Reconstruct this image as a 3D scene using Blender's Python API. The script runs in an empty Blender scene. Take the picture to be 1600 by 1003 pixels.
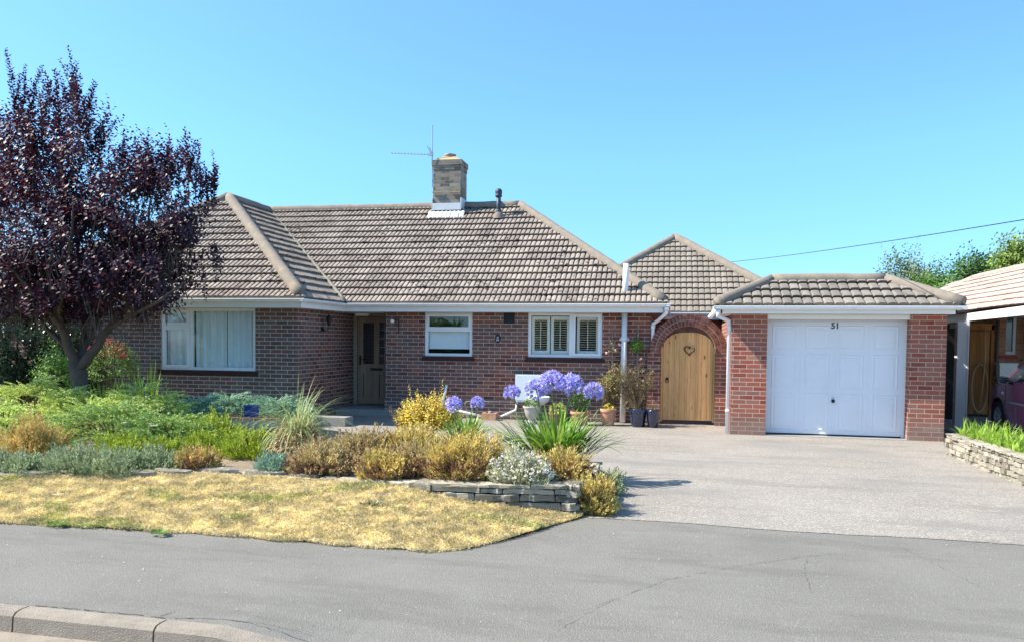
import bpy, bmesh, math, random
from math import sin, cos, radians, pi, sqrt, atan2, floor
from mathutils import Vector, Matrix, noise
random.seed(7)
S = bpy.context.scene
COL = S.collection
PI = pi

# ------------------------------------------------------------------ camera
CY, FPX, CH = 580.2, 1251.9, 1.58
ya, pt, rl = radians(12.67), radians(-2.306), radians(.583)
F_ = Vector((-sin(ya)*cos(pt), cos(ya)*cos(pt), sin(pt)))
R0 = Vector((cos(ya), sin(ya), 0)); U0 = R0.cross(F_)
R_ = R0*cos(rl) + U0*sin(rl); U_ = -R0*sin(rl) + U0*cos(rl)
cam = bpy.data.cameras.new("camera"); co = bpy.data.objects.new("camera", cam); COL.objects.link(co)
mw = Matrix((R_, U_, -F_)).transposed().to_4x4(); mw.translation = (0, 0, CH)
co.matrix_world = mw
cam.sensor_width = 36; cam.lens = 36*FPX/1600; cam.shift_y = (CY-501.5)/1600
cam.clip_start = .05; cam.clip_end = 3000
S.camera = co
S.render.resolution_x = 1024; S.render.resolution_y = 641

# ------------------------------------------------------------------ world + sun
SUN_D = Vector((1, .25, -1.06)).normalized()          # the way the light travels
sun_el = math.asin(-SUN_D.z)
w = bpy.data.worlds.new("World"); S.world = w; w.use_nodes = True
nt = w.node_tree; nt.nodes.clear()
wo = nt.nodes.new('ShaderNodeOutputWorld'); bg = nt.nodes.new('ShaderNodeBackground')
sk = nt.nodes.new('ShaderNodeTexSky'); sk.sky_type = 'NISHITA'; sk.sun_disc = False
sk.sun_elevation = sun_el
sk.sun_rotation = atan2(-SUN_D.x, -SUN_D.y)
sk.altitude = 0; sk.air_density = 1.0; sk.dust_density = .3; sk.ozone_density = 2.2
hs = nt.nodes.new('ShaderNodeHueSaturation'); hs.inputs['Hue'].default_value = .487; hs.inputs['Saturation'].default_value = 1.12
tcw = nt.nodes.new('ShaderNodeTexCoord'); sxw = nt.nodes.new('ShaderNodeSeparateXYZ'); nt.links.new(tcw.outputs['Generated'], sxw.inputs[0])
rw = nt.nodes.new('ShaderNodeValToRGB'); rw.color_ramp.elements[0].position = 0; rw.color_ramp.elements[0].color = (.25, .43, .70, 1); rw.color_ramp.elements[1].position = .75; rw.color_ramp.elements[1].color = (1, 1, 1, 1)
e_ = rw.color_ramp.elements.new(.10); e_.color = (.38, .56, .80, 1); e_ = rw.color_ramp.elements.new(.22); e_.color = (.56, .70, .88, 1); e_ = rw.color_ramp.elements.new(.38); e_.color = (.70, .78, .93, 1)
mw_ = nt.nodes.new('ShaderNodeMix'); mw_.data_type = 'RGBA'; mw_.blend_type = 'MULTIPLY'; mw_.inputs[0].default_value = 1
nt.links.new(sxw.outputs[2], rw.inputs[0]); nt.links.new(sk.outputs[0], hs.inputs['Color']); nt.links.new(hs.outputs[0], mw_.inputs[6]); nt.links.new(rw.outputs[0], mw_.inputs[7]); nt.links.new(mw_.outputs[2], bg.inputs[0])
bg.inputs[1].default_value = .142
nt.links.new(bg.outputs[0], wo.inputs[0])
sl = bpy.data.lights.new("sun", 'SUN'); sl.energy = 4.4; sl.angle = radians(.53); sl.color = (1, .94, .82)
so = bpy.data.objects.new("sun", sl); COL.objects.link(so)
so.rotation_euler = SUN_D.to_track_quat('-Z', 'Y').to_euler()
S.view_settings.view_transform = 'Standard'; S.view_settings.look = 'None'; S.view_settings.gamma = 1
S.view_settings.exposure = 1.19

# ------------------------------------------------------------------ geometry helpers
AH = radians(1.637)
def ray(x, y): return F_*FPX + R_*(x-800) + U_*(CY-y)
def atY(x, y, Y):
    d = ray(x, y); q = d*(Y/d.y); q.z += CH; return q
def atZ(x, y, z=0):
    d = ray(x, y); q = d*((z-CH)/d.z); q.z += CH; return q
def loc(p): return Vector((p[0]*cos(AH)+p[1]*sin(AH), -p[0]*sin(AH)+p[1]*cos(AH), p[2]))
def wor(u, v, z=0): return Vector((u*cos(AH)-v*sin(AH), u*sin(AH)+v*cos(AH), z))
def rnd(a=0, b=1): return random.uniform(a, b)

class MB:
    def __init__(s): s.v = []; s.f = []; s.uv = []
    def poly(s, ps, uv=None):
        i = len(s.v); s.v += [tuple(p) for p in ps]; s.f.append(tuple(range(i, i+len(ps))))
        s.uv += list(uv) if uv else [(0, 0)]*len(ps)
    def box(s, x0, x1, y0, y1, z0, z1, off=0):
        P = lambda a, b, c: (a, b, c)
        s.poly([P(x0,y0,z0),P(x1,y0,z0),P(x1,y0,z1),P(x0,y0,z1)], [(x0+off,z0),(x1+off,z0),(x1+off,z1),(x0+off,z1)])
        s.poly([P(x1,y1,z0),P(x0,y1,z0),P(x0,y1,z1),P(x1,y1,z1)], [(x1+off,z0),(x0+off,z0),(x0+off,z1),(x1+off,z1)])
        s.poly([P(x1,y0,z0),P(x1,y1,z0),P(x1,y1,z1),P(x1,y0,z1)], [(y0+off,z0),(y1+off,z0),(y1+off,z1),(y0+off,z1)])
        s.poly([P(x0,y1,z0),P(x0,y0,z0),P(x0,y0,z1),P(x0,y1,z1)], [(y1+off,z0),(y0+off,z0),(y0+off,z1),(y1+off,z1)])
        s.poly([P(x0,y0,z1),P(x1,y0,z1),P(x1,y1,z1),P(x0,y1,z1)], [(x0,y0),(x1,y0),(x1,y1),(x0,y1)])
        s.poly([P(x0,y1,z0),P(x1,y1,z0),P(x1,y0,z0),P(x0,y0,z0)], [(x0,y1),(x1,y1),(x1,y0),(x0,y0)])
    def bar(s, a, b, w, h=None, up=Vector((0,0,1))):
        """box-section bar from a to b"""
        a = Vector(a); b = Vector(b); h = h or w; d = (b-a).normalized()
        x = d.cross(up)
        if x.length < 1e-3: x = d.cross(Vector((0,1,0)))
        x.normalize(); y = x.cross(d); x = x*w/2; y = y*h/2
        A = [a-x-y, a+x-y, a+x+y, a-x+y]; B = [p+(b-a) for p in A]
        L = (b-a).length
        for i in range(4):
            j = (i+1) % 4; s.poly([A[i], A[j], B[j], B[i]], [(i*w,0),((i+1)*w,0),((i+1)*w,L),(i*w,L)])
        s.poly(A[::-1]); s.poly(B)
    def tube(s, pts, r, n=8, cap=True):
        pts = [Vector(p) for p in pts]; rr = r if isinstance(r, (list, tuple)) else [r]*len(pts)
        base = len(s.v); prev = None; L = 0
        for i, p in enumerate(pts):
            d = (pts[min(i+1, len(pts)-1)] - pts[max(i-1, 0)]).normalized()
            if prev is None:
                x = d.cross(Vector((0,0,1)))
                if x.length < .05: x = d.cross(Vector((0,1,0)))
            else: x = prev - d*prev.dot(d)
            x.normalize(); prev = x; y = d.cross(x)
            for k in range(n):
                a = 2*PI*k/n; s.v.append(tuple(p + (x*cos(a)+y*sin(a))*rr[i]))
        for i in range(len(pts)-1):
            dl = (pts[i+1]-pts[i]).length
            for k in range(n):
                a = base+i*n+k; b = base+i*n+(k+1) % n; s.f.append((a, b, b+n, a+n))
                s.uv += [(k/n, L), ((k+1)/n, L), ((k+1)/n, L+dl), (k/n, L+dl)]
            L += dl
        if cap:
            s.f.append(tuple(base+k for k in range(n))[::-1]); s.f.append(tuple(base+(len(pts)-1)*n+k for k in range(n)))
            s.uv += [(0, 0)]*(2*n)
    def lathe(s, c, prof, n=20):
        """prof: (radius, z) from bottom to top, closed on the axis where radius is 0"""
        c = Vector(c); base = len(s.v)
        for r, z in prof:
            for k in range(n):
                a = 2*PI*k/n; s.v.append((c.x+r*cos(a), c.y+r*sin(a), c.z+z))
        for i in range(len(prof)-1):
            for k in range(n):
                a = base+i*n+k; b = base+i*n+(k+1) % n; s.f.append((a, b, b+n, a+n))
                s.uv += [(k/n, prof[i][1]), ((k+1)/n, prof[i][1]), ((k+1)/n, prof[i+1][1]), (k/n, prof[i+1][1])]
    def leaf(s, p, d, n, L, W):
        """a rhombic leaf from p along d, facing n"""
        x = d.cross(n)
        if x.length < 1e-4: x = Vector((1, 0, 0))
        x.normalize(); m = p+d*(L*.45); i = len(s.v)
        s.v += [tuple(p), tuple(m+x*(W/2)), tuple(p+d*L), tuple(m-x*(W/2))]
        s.f.append((i, i+1, i+2, i+3)); s.uv += [(.5, 0), (1, .5), (.5, 1), (0, .5)]
    def blade(s, p, d, L, W, droop, seg=5):
        """strap leaf growing along d and bending down under its weight"""
        p = Vector(p); d = Vector(d).normalized(); side = d.cross(Vector((0, 0, 1)))
        if side.length < .02: side = Vector((1, 0, 0))
        side.normalize(); i0 = len(s.v)
        for k in range(seg+1):
            t = k/seg; ww = W*(1-t**2.2)*(.55+.45*min(1, t*4))*.5
            if k == seg: s.v.append(tuple(p))
            else: s.v += [tuple(p-side*ww), tuple(p+side*ww)]
            p = p + d*(L/seg); d = (d + Vector((0, 0, -droop/seg))).normalized()
        for k in range(seg-1):
            a = i0+2*k; s.f.append((a, a+1, a+3, a+2)); s.uv += [(0, 0)]*4
        a = i0+2*(seg-1); s.f.append((a, a+1, a+2)); s.uv += [(0, 0)]*3
    def build(s, name, mat, parent=None, smooth=False, bevel=0):
        me = bpy.data.meshes.new(name); me.from_pydata(s.v, [], s.f)
        uvl = me.uv_layers.new(name="UVMap"); flat = [c for t in s.uv for c in t]
        uvl.data.foreach_set('uv', flat)
        me.materials.append(mat)
        if smooth: me.polygons.foreach_set('use_smooth', [True]*len(me.polygons))
        me.update(); o = bpy.data.objects.new(name, me); COL.objects.link(o)
        if parent: o.parent = parent
        if bevel:
            b = o.modifiers.new('b', 'BEVEL'); b.width = bevel; b.segments = 2; b.limit_method = 'ANGLE'
        return o

def tag(o, label, cat, group=None, kind=None):
    if label: o['label'] = label
    if cat: o['category'] = cat
    if group: o['group'] = group
    if kind: o['kind'] = kind
    return o
def thing(name, p, label, cat, group=None, rz=0):
    o = bpy.data.objects.new(name, None); o.empty_display_size = .1; COL.objects.link(o)
    o.location = p; o.rotation_euler = (0, 0, rz)
    return tag(o, label, cat, group)
def copy_tree(o, p=None):
    c = o.copy(); COL.objects.link(c); c.parent = p
    for ch in list(o.children):
        if ch is not c: copy_tree(ch, c)
    return c

# ------------------------------------------------------------------ materials
def newmat(name):
    m = bpy.data.materials.new(name); m.use_nodes = True; n = m.node_tree; n.nodes.clear()
    return m, n
def N(n, t, **k):
    x = n.nodes.new(t)
    for a, b in k.items():
        if a.startswith('_'): setattr(x, a[1:], b)
        else: x.inputs[a.replace('__', ' ')].default_value = b
    return x
def ramp(n, stops, inter='LINEAR'):
    r = n.nodes.new('ShaderNodeValToRGB'); r.color_ramp.interpolation = inter; e = r.color_ramp.elements
    while len(e) < len(stops): e.new(.5)
    for i, (p, c) in enumerate(stops):
        e[i].position = p; e[i].color = (*c, 1) if len(c) == 3 else c
    return r
def mixc(n, fac, a, b, mode='MIX'):
    m = n.nodes.new('ShaderNodeMix'); m.data_type = 'RGBA'; m.blend_type = mode
    for sock, v in ((m.inputs[0], fac), (m.inputs[6], a), (m.inputs[7], b)):
        if hasattr(v, 'links'): n.links.new(v, sock)
        elif isinstance(v, (int, float)): sock.default_value = v
        else: sock.default_value = (*v, 1) if len(v) == 3 else v
    return m.outputs[2]
def finish(n, col, rough=.8, spec=.3, height=None, bs=.3, bd=.02, metallic=0, coat=0, normal=None):
    o = n.nodes.new('ShaderNodeOutputMaterial'); p = n.nodes.new('ShaderNodeBsdfPrincipled')
    if hasattr(col, 'links'): n.links.new(col, p.inputs['Base Color'])
    else: p.inputs['Base Color'].default_value = (*col, 1)
    if hasattr(rough, 'links'): n.links.new(rough, p.inputs['Roughness'])
    else: p.inputs['Roughness'].default_value = rough
    p.inputs['Specular IOR Level'].default_value = spec; p.inputs['Metallic'].default_value = metallic
    if coat: p.inputs['Coat Weight'].default_value = coat; p.inputs['Coat Roughness'].default_value = .05
    if height is not None:
        b = n.nodes.new('ShaderNodeBump'); b.inputs['Strength'].default_value = bs; b.inputs['Distance'].default_value = bd
        n.links.new(height, b.inputs['Height']); n.links.new(b.outputs[0], p.inputs['Normal'])
    n.links.new(p.outputs[0], o.inputs[0]); return p
def coordnode(n, kind='Object'): return n.nodes.new('ShaderNodeTexCoord').outputs[kind]
def noisen(n, vec, scale, detail=4, rough=.6, out=0):
    x = N(n, 'ShaderNodeTexNoise', Scale=scale, Detail=detail, Roughness=rough); n.links.new(vec, x.inputs['Vector']); return x.outputs[out]
def plain(name, col, rough=.7, spec=.3, var=.12, vs=6, bs=.1, metallic=0, coat=0, dirt=None):
    m, n = newmat(name); v = coordnode(n)
    f = noisen(n, v, vs)
    c = mixc(n, f, tuple(x*(1-var) for x in col), tuple(min(1, x*(1+var)) for x in col))
    if dirt:
        g = noisen(n, v, dirt[1], 6, .7); r = ramp(n, [(.5, (0,0,0)), (.72, (1,1,1))]); n.links.new(g, r.inputs[0])
        mm = N(n, 'ShaderNodeMath', _operation='MULTIPLY'); n.links.new(r.outputs[0], mm.inputs[0]); mm.inputs[1].default_value = dirt[2]
        c = mixc(n, mm.outputs[0], c, dirt[0])
    h = noisen(n, v, vs*12, 3)
    finish(n, c, rough, spec, h, bs, .01, metallic, coat); return m
def leafmat(name, cols, rough=.5, trans=.3, spec=.35, tcol=None):
    m, n = newmat(name); g = n.nodes.new('ShaderNodeNewGeometry')
    k = len(cols); r = ramp(n, [((i+.5)/k, c) for i, c in enumerate(cols)]); n.links.new(g.outputs['Random Per Island'], r.inputs[0])
    v = coordnode(n); f = noisen(n, v, 6.5, 3); hv = N(n, 'ShaderNodeMapRange'); n.links.new(f, hv.inputs[0])
    hv.inputs[1].default_value = .3; hv.inputs[2].default_value = .7; hv.inputs[3].default_value = .58; hv.inputs[4].default_value = 1.32
    cc = N(n, 'ShaderNodeVectorMath', _operation='SCALE'); n.links.new(r.outputs[0], cc.inputs[0]); n.links.new(hv.outputs[0], cc.inputs['Scale'])
    o = n.nodes.new('ShaderNodeOutputMaterial'); p = n.nodes.new('ShaderNodeBsdfPrincipled')
    n.links.new(cc.outputs[0], p.inputs['Base Color']); p.inputs['Roughness'].default_value = rough; p.inputs['Specular IOR Level'].default_value = spec
    t = n.nodes.new('ShaderNodeBsdfTranslucent')
    if tcol: t.inputs[0].default_value = (*tcol, 1)
    else: n.links.new(cc.outputs[0], t.inputs[0])
    mx = n.nodes.new('ShaderNodeMixShader'); mx.inputs[0].default_value = trans
    n.links.new(p.outputs[0], mx.inputs[1]); n.links.new(t.outputs[0], mx.inputs[2]); n.links.new(mx.outputs[0], o.inputs[0])
    return m
def brickmat(name, stops, mortar, patch=None, bw=.225, bh=.075, mort=.012, pscale=.8, soil=None):
    m, n = newmat(name); uv = coordnode(n, 'UV')
    wob = N(n, 'ShaderNodeTexNoise', Scale=3.0, Detail=2.0); n.links.new(uv, wob.inputs['Vector'])
    b = n.nodes.new('ShaderNodeTexBrick'); n.links.new(uv, b.inputs['Vector']); b.offset = .5; b.offset_frequency = 2
    b.inputs['Color1'].default_value = (0,0,0,1); b.inputs['Color2'].default_value = (1,1,1,1); b.inputs['Mortar'].default_value = (.5,.5,.5,1)
    b.inputs['Scale'].default_value = 1; b.inputs['Mortar Size'].default_value = mort*.55; b.inputs['Mortar Smooth'].default_value = .25
    b.inputs['Brick Width'].default_value = bw; b.inputs['Row Height'].default_value = bh
    r = ramp(n, stops); n.links.new(b.outputs[0], r.inputs[0])
    f = noisen(n, uv, 60, 4); c = mixc(n, .35, r.outputs[0], mixc(n, f, (.02,.015,.015), (1,.9,.85), 'MIX'), 'OVERLAY')
    if patch:
        g = noisen(n, uv, pscale, 2); rp = ramp(n, [(.46, (0,0,0)), (.56, (1,1,1))]); n.links.new(g, rp.inputs[0])
        mm = N(n, 'ShaderNodeMath', _operation='MULTIPLY'); n.links.new(rp.outputs[0], mm.inputs[0]); mm.inputs[1].default_value = patch[1]
        c = mixc(n, mm.outputs[0], c, patch[0])
    fm = noisen(n, uv, 20, 3); mc = mixc(n, fm, tuple(x*.7 for x in mortar), mortar)
    c = mixc(n, b.outputs['Fac'], c, mc)
    if soil:   # splash dirt above the ground
        sx = N(n, 'ShaderNodeSeparateXYZ'); n.links.new(uv, sx.inputs[0])
        ad = N(n, 'ShaderNodeMath', _operation='MULTIPLY_ADD'); n.links.new(noisen(n, uv, 4, 4), ad.inputs[0]); ad.inputs[1].default_value = -.35; n.links.new(sx.outputs[1], ad.inputs[2])
        rs = ramp(n, [(0, (.5,.5,.5)), (.22, (0,0,0))]); n.links.new(ad.outputs[0], rs.inputs[0]); 
        c = mixc(n, rs.outputs[0], c, soil)
    inv = N(n, 'ShaderNodeMath', _operation='MULTIPLY_ADD'); n.links.new(b.outputs['Fac'], inv.inputs[0]); inv.inputs[1].default_value = -1
    sc = N(n, 'ShaderNodeMath', _operation='MULTIPLY_ADD'); n.links.new(f, sc.inputs[0]); sc.inputs[1].default_value = .4; sc.inputs[2].default_value = 1; n.links.new(sc.outputs[0], inv.inputs[2])
    finish(n, c, .85, .25, inv.outputs[0], .5, .006); return m
def tilemat(name, cols, pitch, gauge, orange=.0, moss=.5):
    m, n = newmat(name); uv = coordnode(n, 'UV'); ob = coordnode(n)
    dv = N(n, 'ShaderNodeVectorMath', _operation='DIVIDE'); n.links.new(uv, dv.inputs[0]); dv.inputs[1].default_value = (pitch, gauge, 1)
    fl = N(n, 'ShaderNodeVectorMath', _operation='FLOOR'); n.links.new(dv.outputs[0], fl.inputs[0])
    wn = n.nodes.new('ShaderNodeTexWhiteNoise'); wn.noise_dimensions = '2D'; n.links.new(fl.outputs[0], wn.inputs['Vector'])
    r = ramp(n, [(i/(len(cols)-1), c) for i, c in enumerate(cols)]); n.links.new(wn.outputs[0], r.inputs[0])
    f = noisen(n, uv, 25, 5, .7); c = mixc(n, .5, r.outputs[0], mixc(n, f, (.12,.11,.10), (.85,.82,.8)), 'OVERLAY')
    # dark moss specks, pale and orange lichen spots
    ms_ = N(n, 'ShaderNodeMapping'); n.links.new(uv, ms_.inputs[0]); ms_.inputs['Scale'].default_value = (2.2, .5, 1)
    gs = noisen(n, ms_.outputs[0], 1.0, 5, .65); rs_ = ramp(n, [(.45, (0,0,0)), (.7, (.38,.38,.38))]); n.links.new(gs, rs_.inputs[0]); c = mixc(n, rs_.outputs[0], c, tuple(q*.5 for q in cols[0]))
    g = noisen(n, uv, 10, 3, .6); r1 = ramp(n, [(.55, (0,0,0)), (.59, (1,1,1))]); n.links.new(g, r1.inputs[0])
    g2 = noisen(n, uv, 1.1, 2); r2 = ramp(n, [(.40, (0,0,0)), (.60, (1,1,1))]); n.links.new(g2, r2.inputs[0])
    mu = N(n, 'ShaderNodeMath', _operation='MULTIPLY'); n.links.new(r1.outputs[0], mu.inputs[0]); n.links.new(r2.outputs[0], mu.inputs[1])
    mu2 = N(n, 'ShaderNodeMath', _operation='MULTIPLY'); n.links.new(mu.outputs[0], mu2.inputs[0]); mu2.inputs[1].default_value = moss
    c = mixc(n, mu2.outputs[0], c, (.03,.022,.018))
    g3 = noisen(n, uv, 17, 3, .5); r3 = ramp(n, [(.70, (0,0,0)), (.74, (1,1,1))]); n.links.new(g3, r3.inputs[0]); c = mixc(n, r3.outputs[0], c, (.5,.49,.44))
    if orange:
        g4 = noisen(n, uv, 7, 4, .6); r4 = ramp(n, [(.72-orange*.2, (0,0,0)), (.78-orange*.2, (1,1,1))]); n.links.new(g4, r4.inputs[0])
        mo = N(n, 'ShaderNodeMath', _operation='MULTIPLY'); n.links.new(r4.outputs[0], mo.inputs[0]); mo.inputs[1].default_value = .6
        c = mixc(n, mo.outputs[0], c, (.42,.2,.07))
    finish(n, c, .9, .2, f, .35, .006); return m

M = {}
RED = [(0, (.12,.044,.034)), (.3, (.20,.068,.046)), (.6, (.26,.094,.062)), (.85, (.31,.125,.082)), (1, (.15,.105,.085))]
M['brick'] = brickmat('house_brick', RED, (.54,.46,.41), ((.13,.10,.09), .5), pscale=.9, soil=(.16,.14,.12))
M['brick_wing'] = brickmat('weathered_brick', [(0, (.11,.09,.085)), (.5, (.16,.13,.12)), (.8, (.20,.165,.145)), (1, (.22,.09,.07))], (.60,.54,.49), ((.19,.07,.055), .45), pscale=.7)
M['brick_garage'] = brickmat('garage_brick', [(0, (.22,.05,.04)), (.35, (.30,.08,.055)), (.7, (.36,.115,.08)), (.9, (.26,.12,.10)), (1, (.40,.19,.13))], (.54,.43,.33), ((.30,.16,.11), .3), pscale=1.4, soil=(.22,.20,.17))
M['brick_orange'] = brickmat('neighbour_brick', [(0, (.36,.17,.09)), (.5, (.45,.22,.12)), (1, (.50,.28,.17))], (.5,.42,.33))
M['brick_chimney'] = brickmat('chimney_brick', [(0, (.09,.08,.07)), (.4, (.20,.18,.15)), (.8, (.32,.29,.24)), (1, (.15,.08,.06))], (.26,.24,.20), ((.30,.27,.21), .5), pscale=5, mort=.012)
M['tile'] = tilemat('roof_tile_brown', [(.25,.205,.175), (.285,.24,.205), (.315,.27,.23), (.36,.305,.26)], .3, .27, .22, .9)
M['tile_grey'] = tilemat('roof_tile_grey', [(.17,.155,.135), (.21,.19,.165), (.245,.22,.19), (.28,.25,.215)], .16, .27, .10, .3)
M['tile_rear'] = tilemat('roof_tile_rear', [(.22,.19,.16), (.25,.22,.185), (.285,.25,.21)], .14, .27, .22, .3)
M['tile_pink'] = tilemat('roof_tile_pink', [(.38,.295,.25), (.42,.33,.28), (.46,.365,.31)], .3, .3, .0, .2)
M['ridge'] = plain('ridge_mortar', (.235,.20,.165), .95, .15, .25, 14, .6, dirt=((.42,.34,.2), 5, .5))
M['upvc'] = plain('white_upvc', (.82,.83,.84), .35, .5, .02, 3, .02)
M['upvc_old'] = plain('white_gutter', (.86,.87,.87), .4, .4, .05, 3, .04, dirt=((.5,.5,.46), 3.5, .35))
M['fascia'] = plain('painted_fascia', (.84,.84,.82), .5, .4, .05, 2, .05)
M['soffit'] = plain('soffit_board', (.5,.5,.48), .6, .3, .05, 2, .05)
M['door_white'] = plain('garage_paint', (.80,.81,.84), .38, .4, .02, 1.5, .02, dirt=((.66,.65,.62), 2.2, .28))
M['cream'] = plain('cream_paint', (.86,.83,.75), .5, .4, .04, 3, .05)
M['black'] = plain('black_metal', (.012,.012,.014), .45, .5, .1, 8, .05)
M['dark'] = plain('dark_interior', (.02,.02,.022), .9, .1)
M['room'] = plain('room_plaster', (.22,.23,.24), .9, .1)
M['lead'] = plain('lead_flashing', (.62,.64,.64), .5, .4, .12, 12, .2)
M['pot_grey'] = plain('vent_pipe_paint', (.035,.05,.075), .5, .4, .1, 10, .05)
M['chim_cap'] = plain('chimney_mortar', (.42,.33,.19), .95, .1, .3, 18, .5)
M['clay'] = plain('clay_chimney_pot', (.42,.27,.18), .85, .2, .2, 10, .2)
M['terracotta'] = plain('terracotta', (.50,.25,.16), .8, .2, .18, 7, .1, dirt=((.62,.45,.36), 6, .6))
M['blueglaze'] = plain('blue_glaze', (.006,.014,.05), .15, .6, .3, 6, .02, coat=.8)
M['stoneurn'] = plain('stone_urn', (.42,.40,.37), .9, .2, .2, 8, .3)
M['brownpot'] = plain('brown_pot', (.22,.11,.07), .6, .3, .2, 7, .1)
M['alu'] = plain('aluminium', (.45,.45,.47), .4, .5, .1, 8, .02, metallic=.8)
M['rust'] = plain('rusty_iron', (.13,.05,.025), .8, .3, .4, 30, .3)
M['copper'] = plain('weathered_pipe', (.5,.42,.33), .5, .4, .2, 10, .05)
M['slab'] = plain('paving_slab', (.30,.285,.265), .9, .2, .2, 3, .3, dirt=((.2,.19,.17), 2, .5))
M['soil'] = plain('bed_soil', (.26,.20,.145), .95, .1, .4, 9, .8)
M['ground'] = plain('dry_ground', (.20,.18,.11), .95, .1, .3, .5, .4)
M['bark'] = plain('grey_bark', (.11,.085,.075), .9, .2, .4, 9, 1.0, dirt=((.06,.07,.045), 4, .6))
M['stem'] = plain('plant_stem', (.13,.09,.05), .8, .2, .3, 12, .2)
M['gstem'] = plain('green_stem', (.12,.20,.06), .6, .3, .2, 8, .05)
M['trelliswood'] = plain('weathered_trellis', (.24,.21,.18), .9, .2, .2, 12, .2)
M['tyre'] = plain('tyre_rubber', (.015,.015,.016), .8, .3, .1, 10, .1)
M['rim'] = plain('alloy_rim', (.5,.5,.52), .3, .5, .05, 10, .02, metallic=.8)
M['carpaint'] = plain('purple_paint', (.25,.065,.14), .35, .5, .06, 2, 0, metallic=.15, coat=1)
M['carglass'] = plain('car_glass', (.02,.025,.03), .05, .8, .05, 2, 0, coat=1)
M['lens_red'] = plain('red_lens', (.4,.01,.01), .2, .5)
M['lens_clear'] = plain('clear_lens', (.8,.7,.55), .2, .6)
M['cloth'] = plain('sheer_curtain', (.80,.88,.92), .9, .1, .05, 4, .1)
M['blind'] = plain('blind_fabric', (.84,.90,.93), .9, .1, .02, 3, .05)
M['concrete_post'] = plain('render_post', (.62,.62,.60), .8, .2, .08, 4, .1)
M['cab'] = plain('meter_box_plastic', (.66,.72,.76), .45, .4, .03, 3, .03)

def woodmat(name, a, b, scale=1.0, knots=True, axis='Z', rough=.6, grey=None):
    m, n = newmat(name); v = coordnode(n)
    mp = N(n, 'ShaderNodeMapping'); n.links.new(v, mp.inputs[0]); mp.inputs['Scale'].default_value = (14*scale, 14*scale, .9*scale)
    g = N(n, 'ShaderNodeTexNoise', Scale=2.0, Detail=6.0, Roughness=.65, Distortion=.8); n.links.new(mp.outputs[0], g.inputs['Vector'])
    r = ramp(n, [(.3, a), (.7, b)]); n.links.new(g.outputs[0], r.inputs[0]); c = r.outputs[0]
    # board-to-board tone
    sx = N(n, 'ShaderNodeSeparateXYZ'); n.links.new(v, sx.inputs[0]); d = N(n, 'ShaderNodeMath', _operation='DIVIDE'); n.links.new(sx.outputs[0], d.inputs[0]); d.inputs[1].default_value = .102
    fl = N(n, 'ShaderNodeMath', _operation='FLOOR'); n.links.new(d.outputs[0], fl.inputs[0]); wn = n.nodes.new('ShaderNodeTexWhiteNoise'); wn.noise_dimensions = '1D'; n.links.new(fl.outputs[0], wn.inputs['W'])
    mr = N(n, 'ShaderNodeMapRange'); n.links.new(wn.outputs[0], mr.inputs[0]); mr.inputs[3].default_value = .78; mr.inputs[4].default_value = 1.15
    sc = N(n, 'ShaderNodeVectorMath', _operation='SCALE'); n.links.new(c, sc.inputs[0]); n.links.new(mr.outputs[0], sc.inputs['Scale']); c = sc.outputs[0]
    if knots:
        mk = N(n, 'ShaderNodeMapping'); n.links.new(v, mk.inputs[0]); mk.inputs['Scale'].default_value = (7, 7, 3.2)
        vo = N(n, 'ShaderNodeTexVoronoi', Scale=1.0); n.links.new(mk.outputs[0], vo.inputs['Vector'])
        rk = ramp(n, [(.07, (1,1,1)), (.16, (0,0,0))]); n.links.new(vo.outputs[0], rk.inputs[0])
        c = mixc(n, rk.outputs[0], c, tuple(x*.35 for x in a))
    if grey:
        gg = noisen(n, v, 2.2, 3); rg = ramp(n, [(.45, (0,0,0)), (.65, (.7,.7,.7))]); n.links.new(gg, rg.inputs[0]); c = mixc(n, rg.outputs[0], c, grey)
    finish(n, c, rough, .3, g.outputs[0], .3, .004); return m
M['gatewood'] = woodmat('pine_gate', (.66,.37,.12), (.90,.60,.27))
M['orangewood'] = woodmat('orange_stained_wood', (.42,.15,.03), (.55,.23,.06), knots=False)
M['doorwood'] = woodmat('door_wood', (.31,.19,.12), (.42,.28,.18), .8, False)
M['doorframe'] = woodmat('door_frame_wood', (.38,.31,.22), (.46,.38,.28), .8, False)
M['shade_fencewood'] = woodmat('fence_painted_shade', (.012,.010,.009), (.025,.02,.018), .8, False)  # near black: the shade of the gap is put into the wood colour

def glassmat():
    m, n = newmat('window_glass'); o = n.nodes.new('ShaderNodeOutputMaterial')
    t = N(n, 'ShaderNodeBsdfTransparent'); t.inputs[0].default_value = (.95,.98,.98,1)
    g = N(n, 'ShaderNodeBsdfGlossy', Roughness=.01); g.inputs[0].default_value = (1,1,1,1)
    fr = N(n, 'ShaderNodeLayerWeight', Blend=.3); pw = N(n, 'ShaderNodeMath', _operation='POWER'); n.links.new(fr.outputs['Facing'], pw.inputs[0]); pw.inputs[1].default_value = 3.0; 
    nz = noisen(n, coordnode(n), 1.3, 1); b = N(n, 'ShaderNodeBump', Strength=.04, Distance=.1); n.links.new(nz, b.inputs['Height'])
    n.links.new(b.outputs[0], g.inputs['Normal'])
    mx = n.nodes.new('ShaderNodeMixShader'); ad = N(n, 'ShaderNodeMath', _operation='ADD'); n.links.new(pw.outputs[0], ad.inputs[0]); ad.inputs[1].default_value = .11; ad.use_clamp = True
    n.links.new(ad.outputs[0], mx.inputs[0]); n.links.new(t.outputs[0], mx.inputs[1]); n.links.new(g.outputs[0], mx.inputs[2]); n.links.new(mx.outputs[0], o.inputs[0]); return m
M['glass'] = glassmat()

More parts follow.
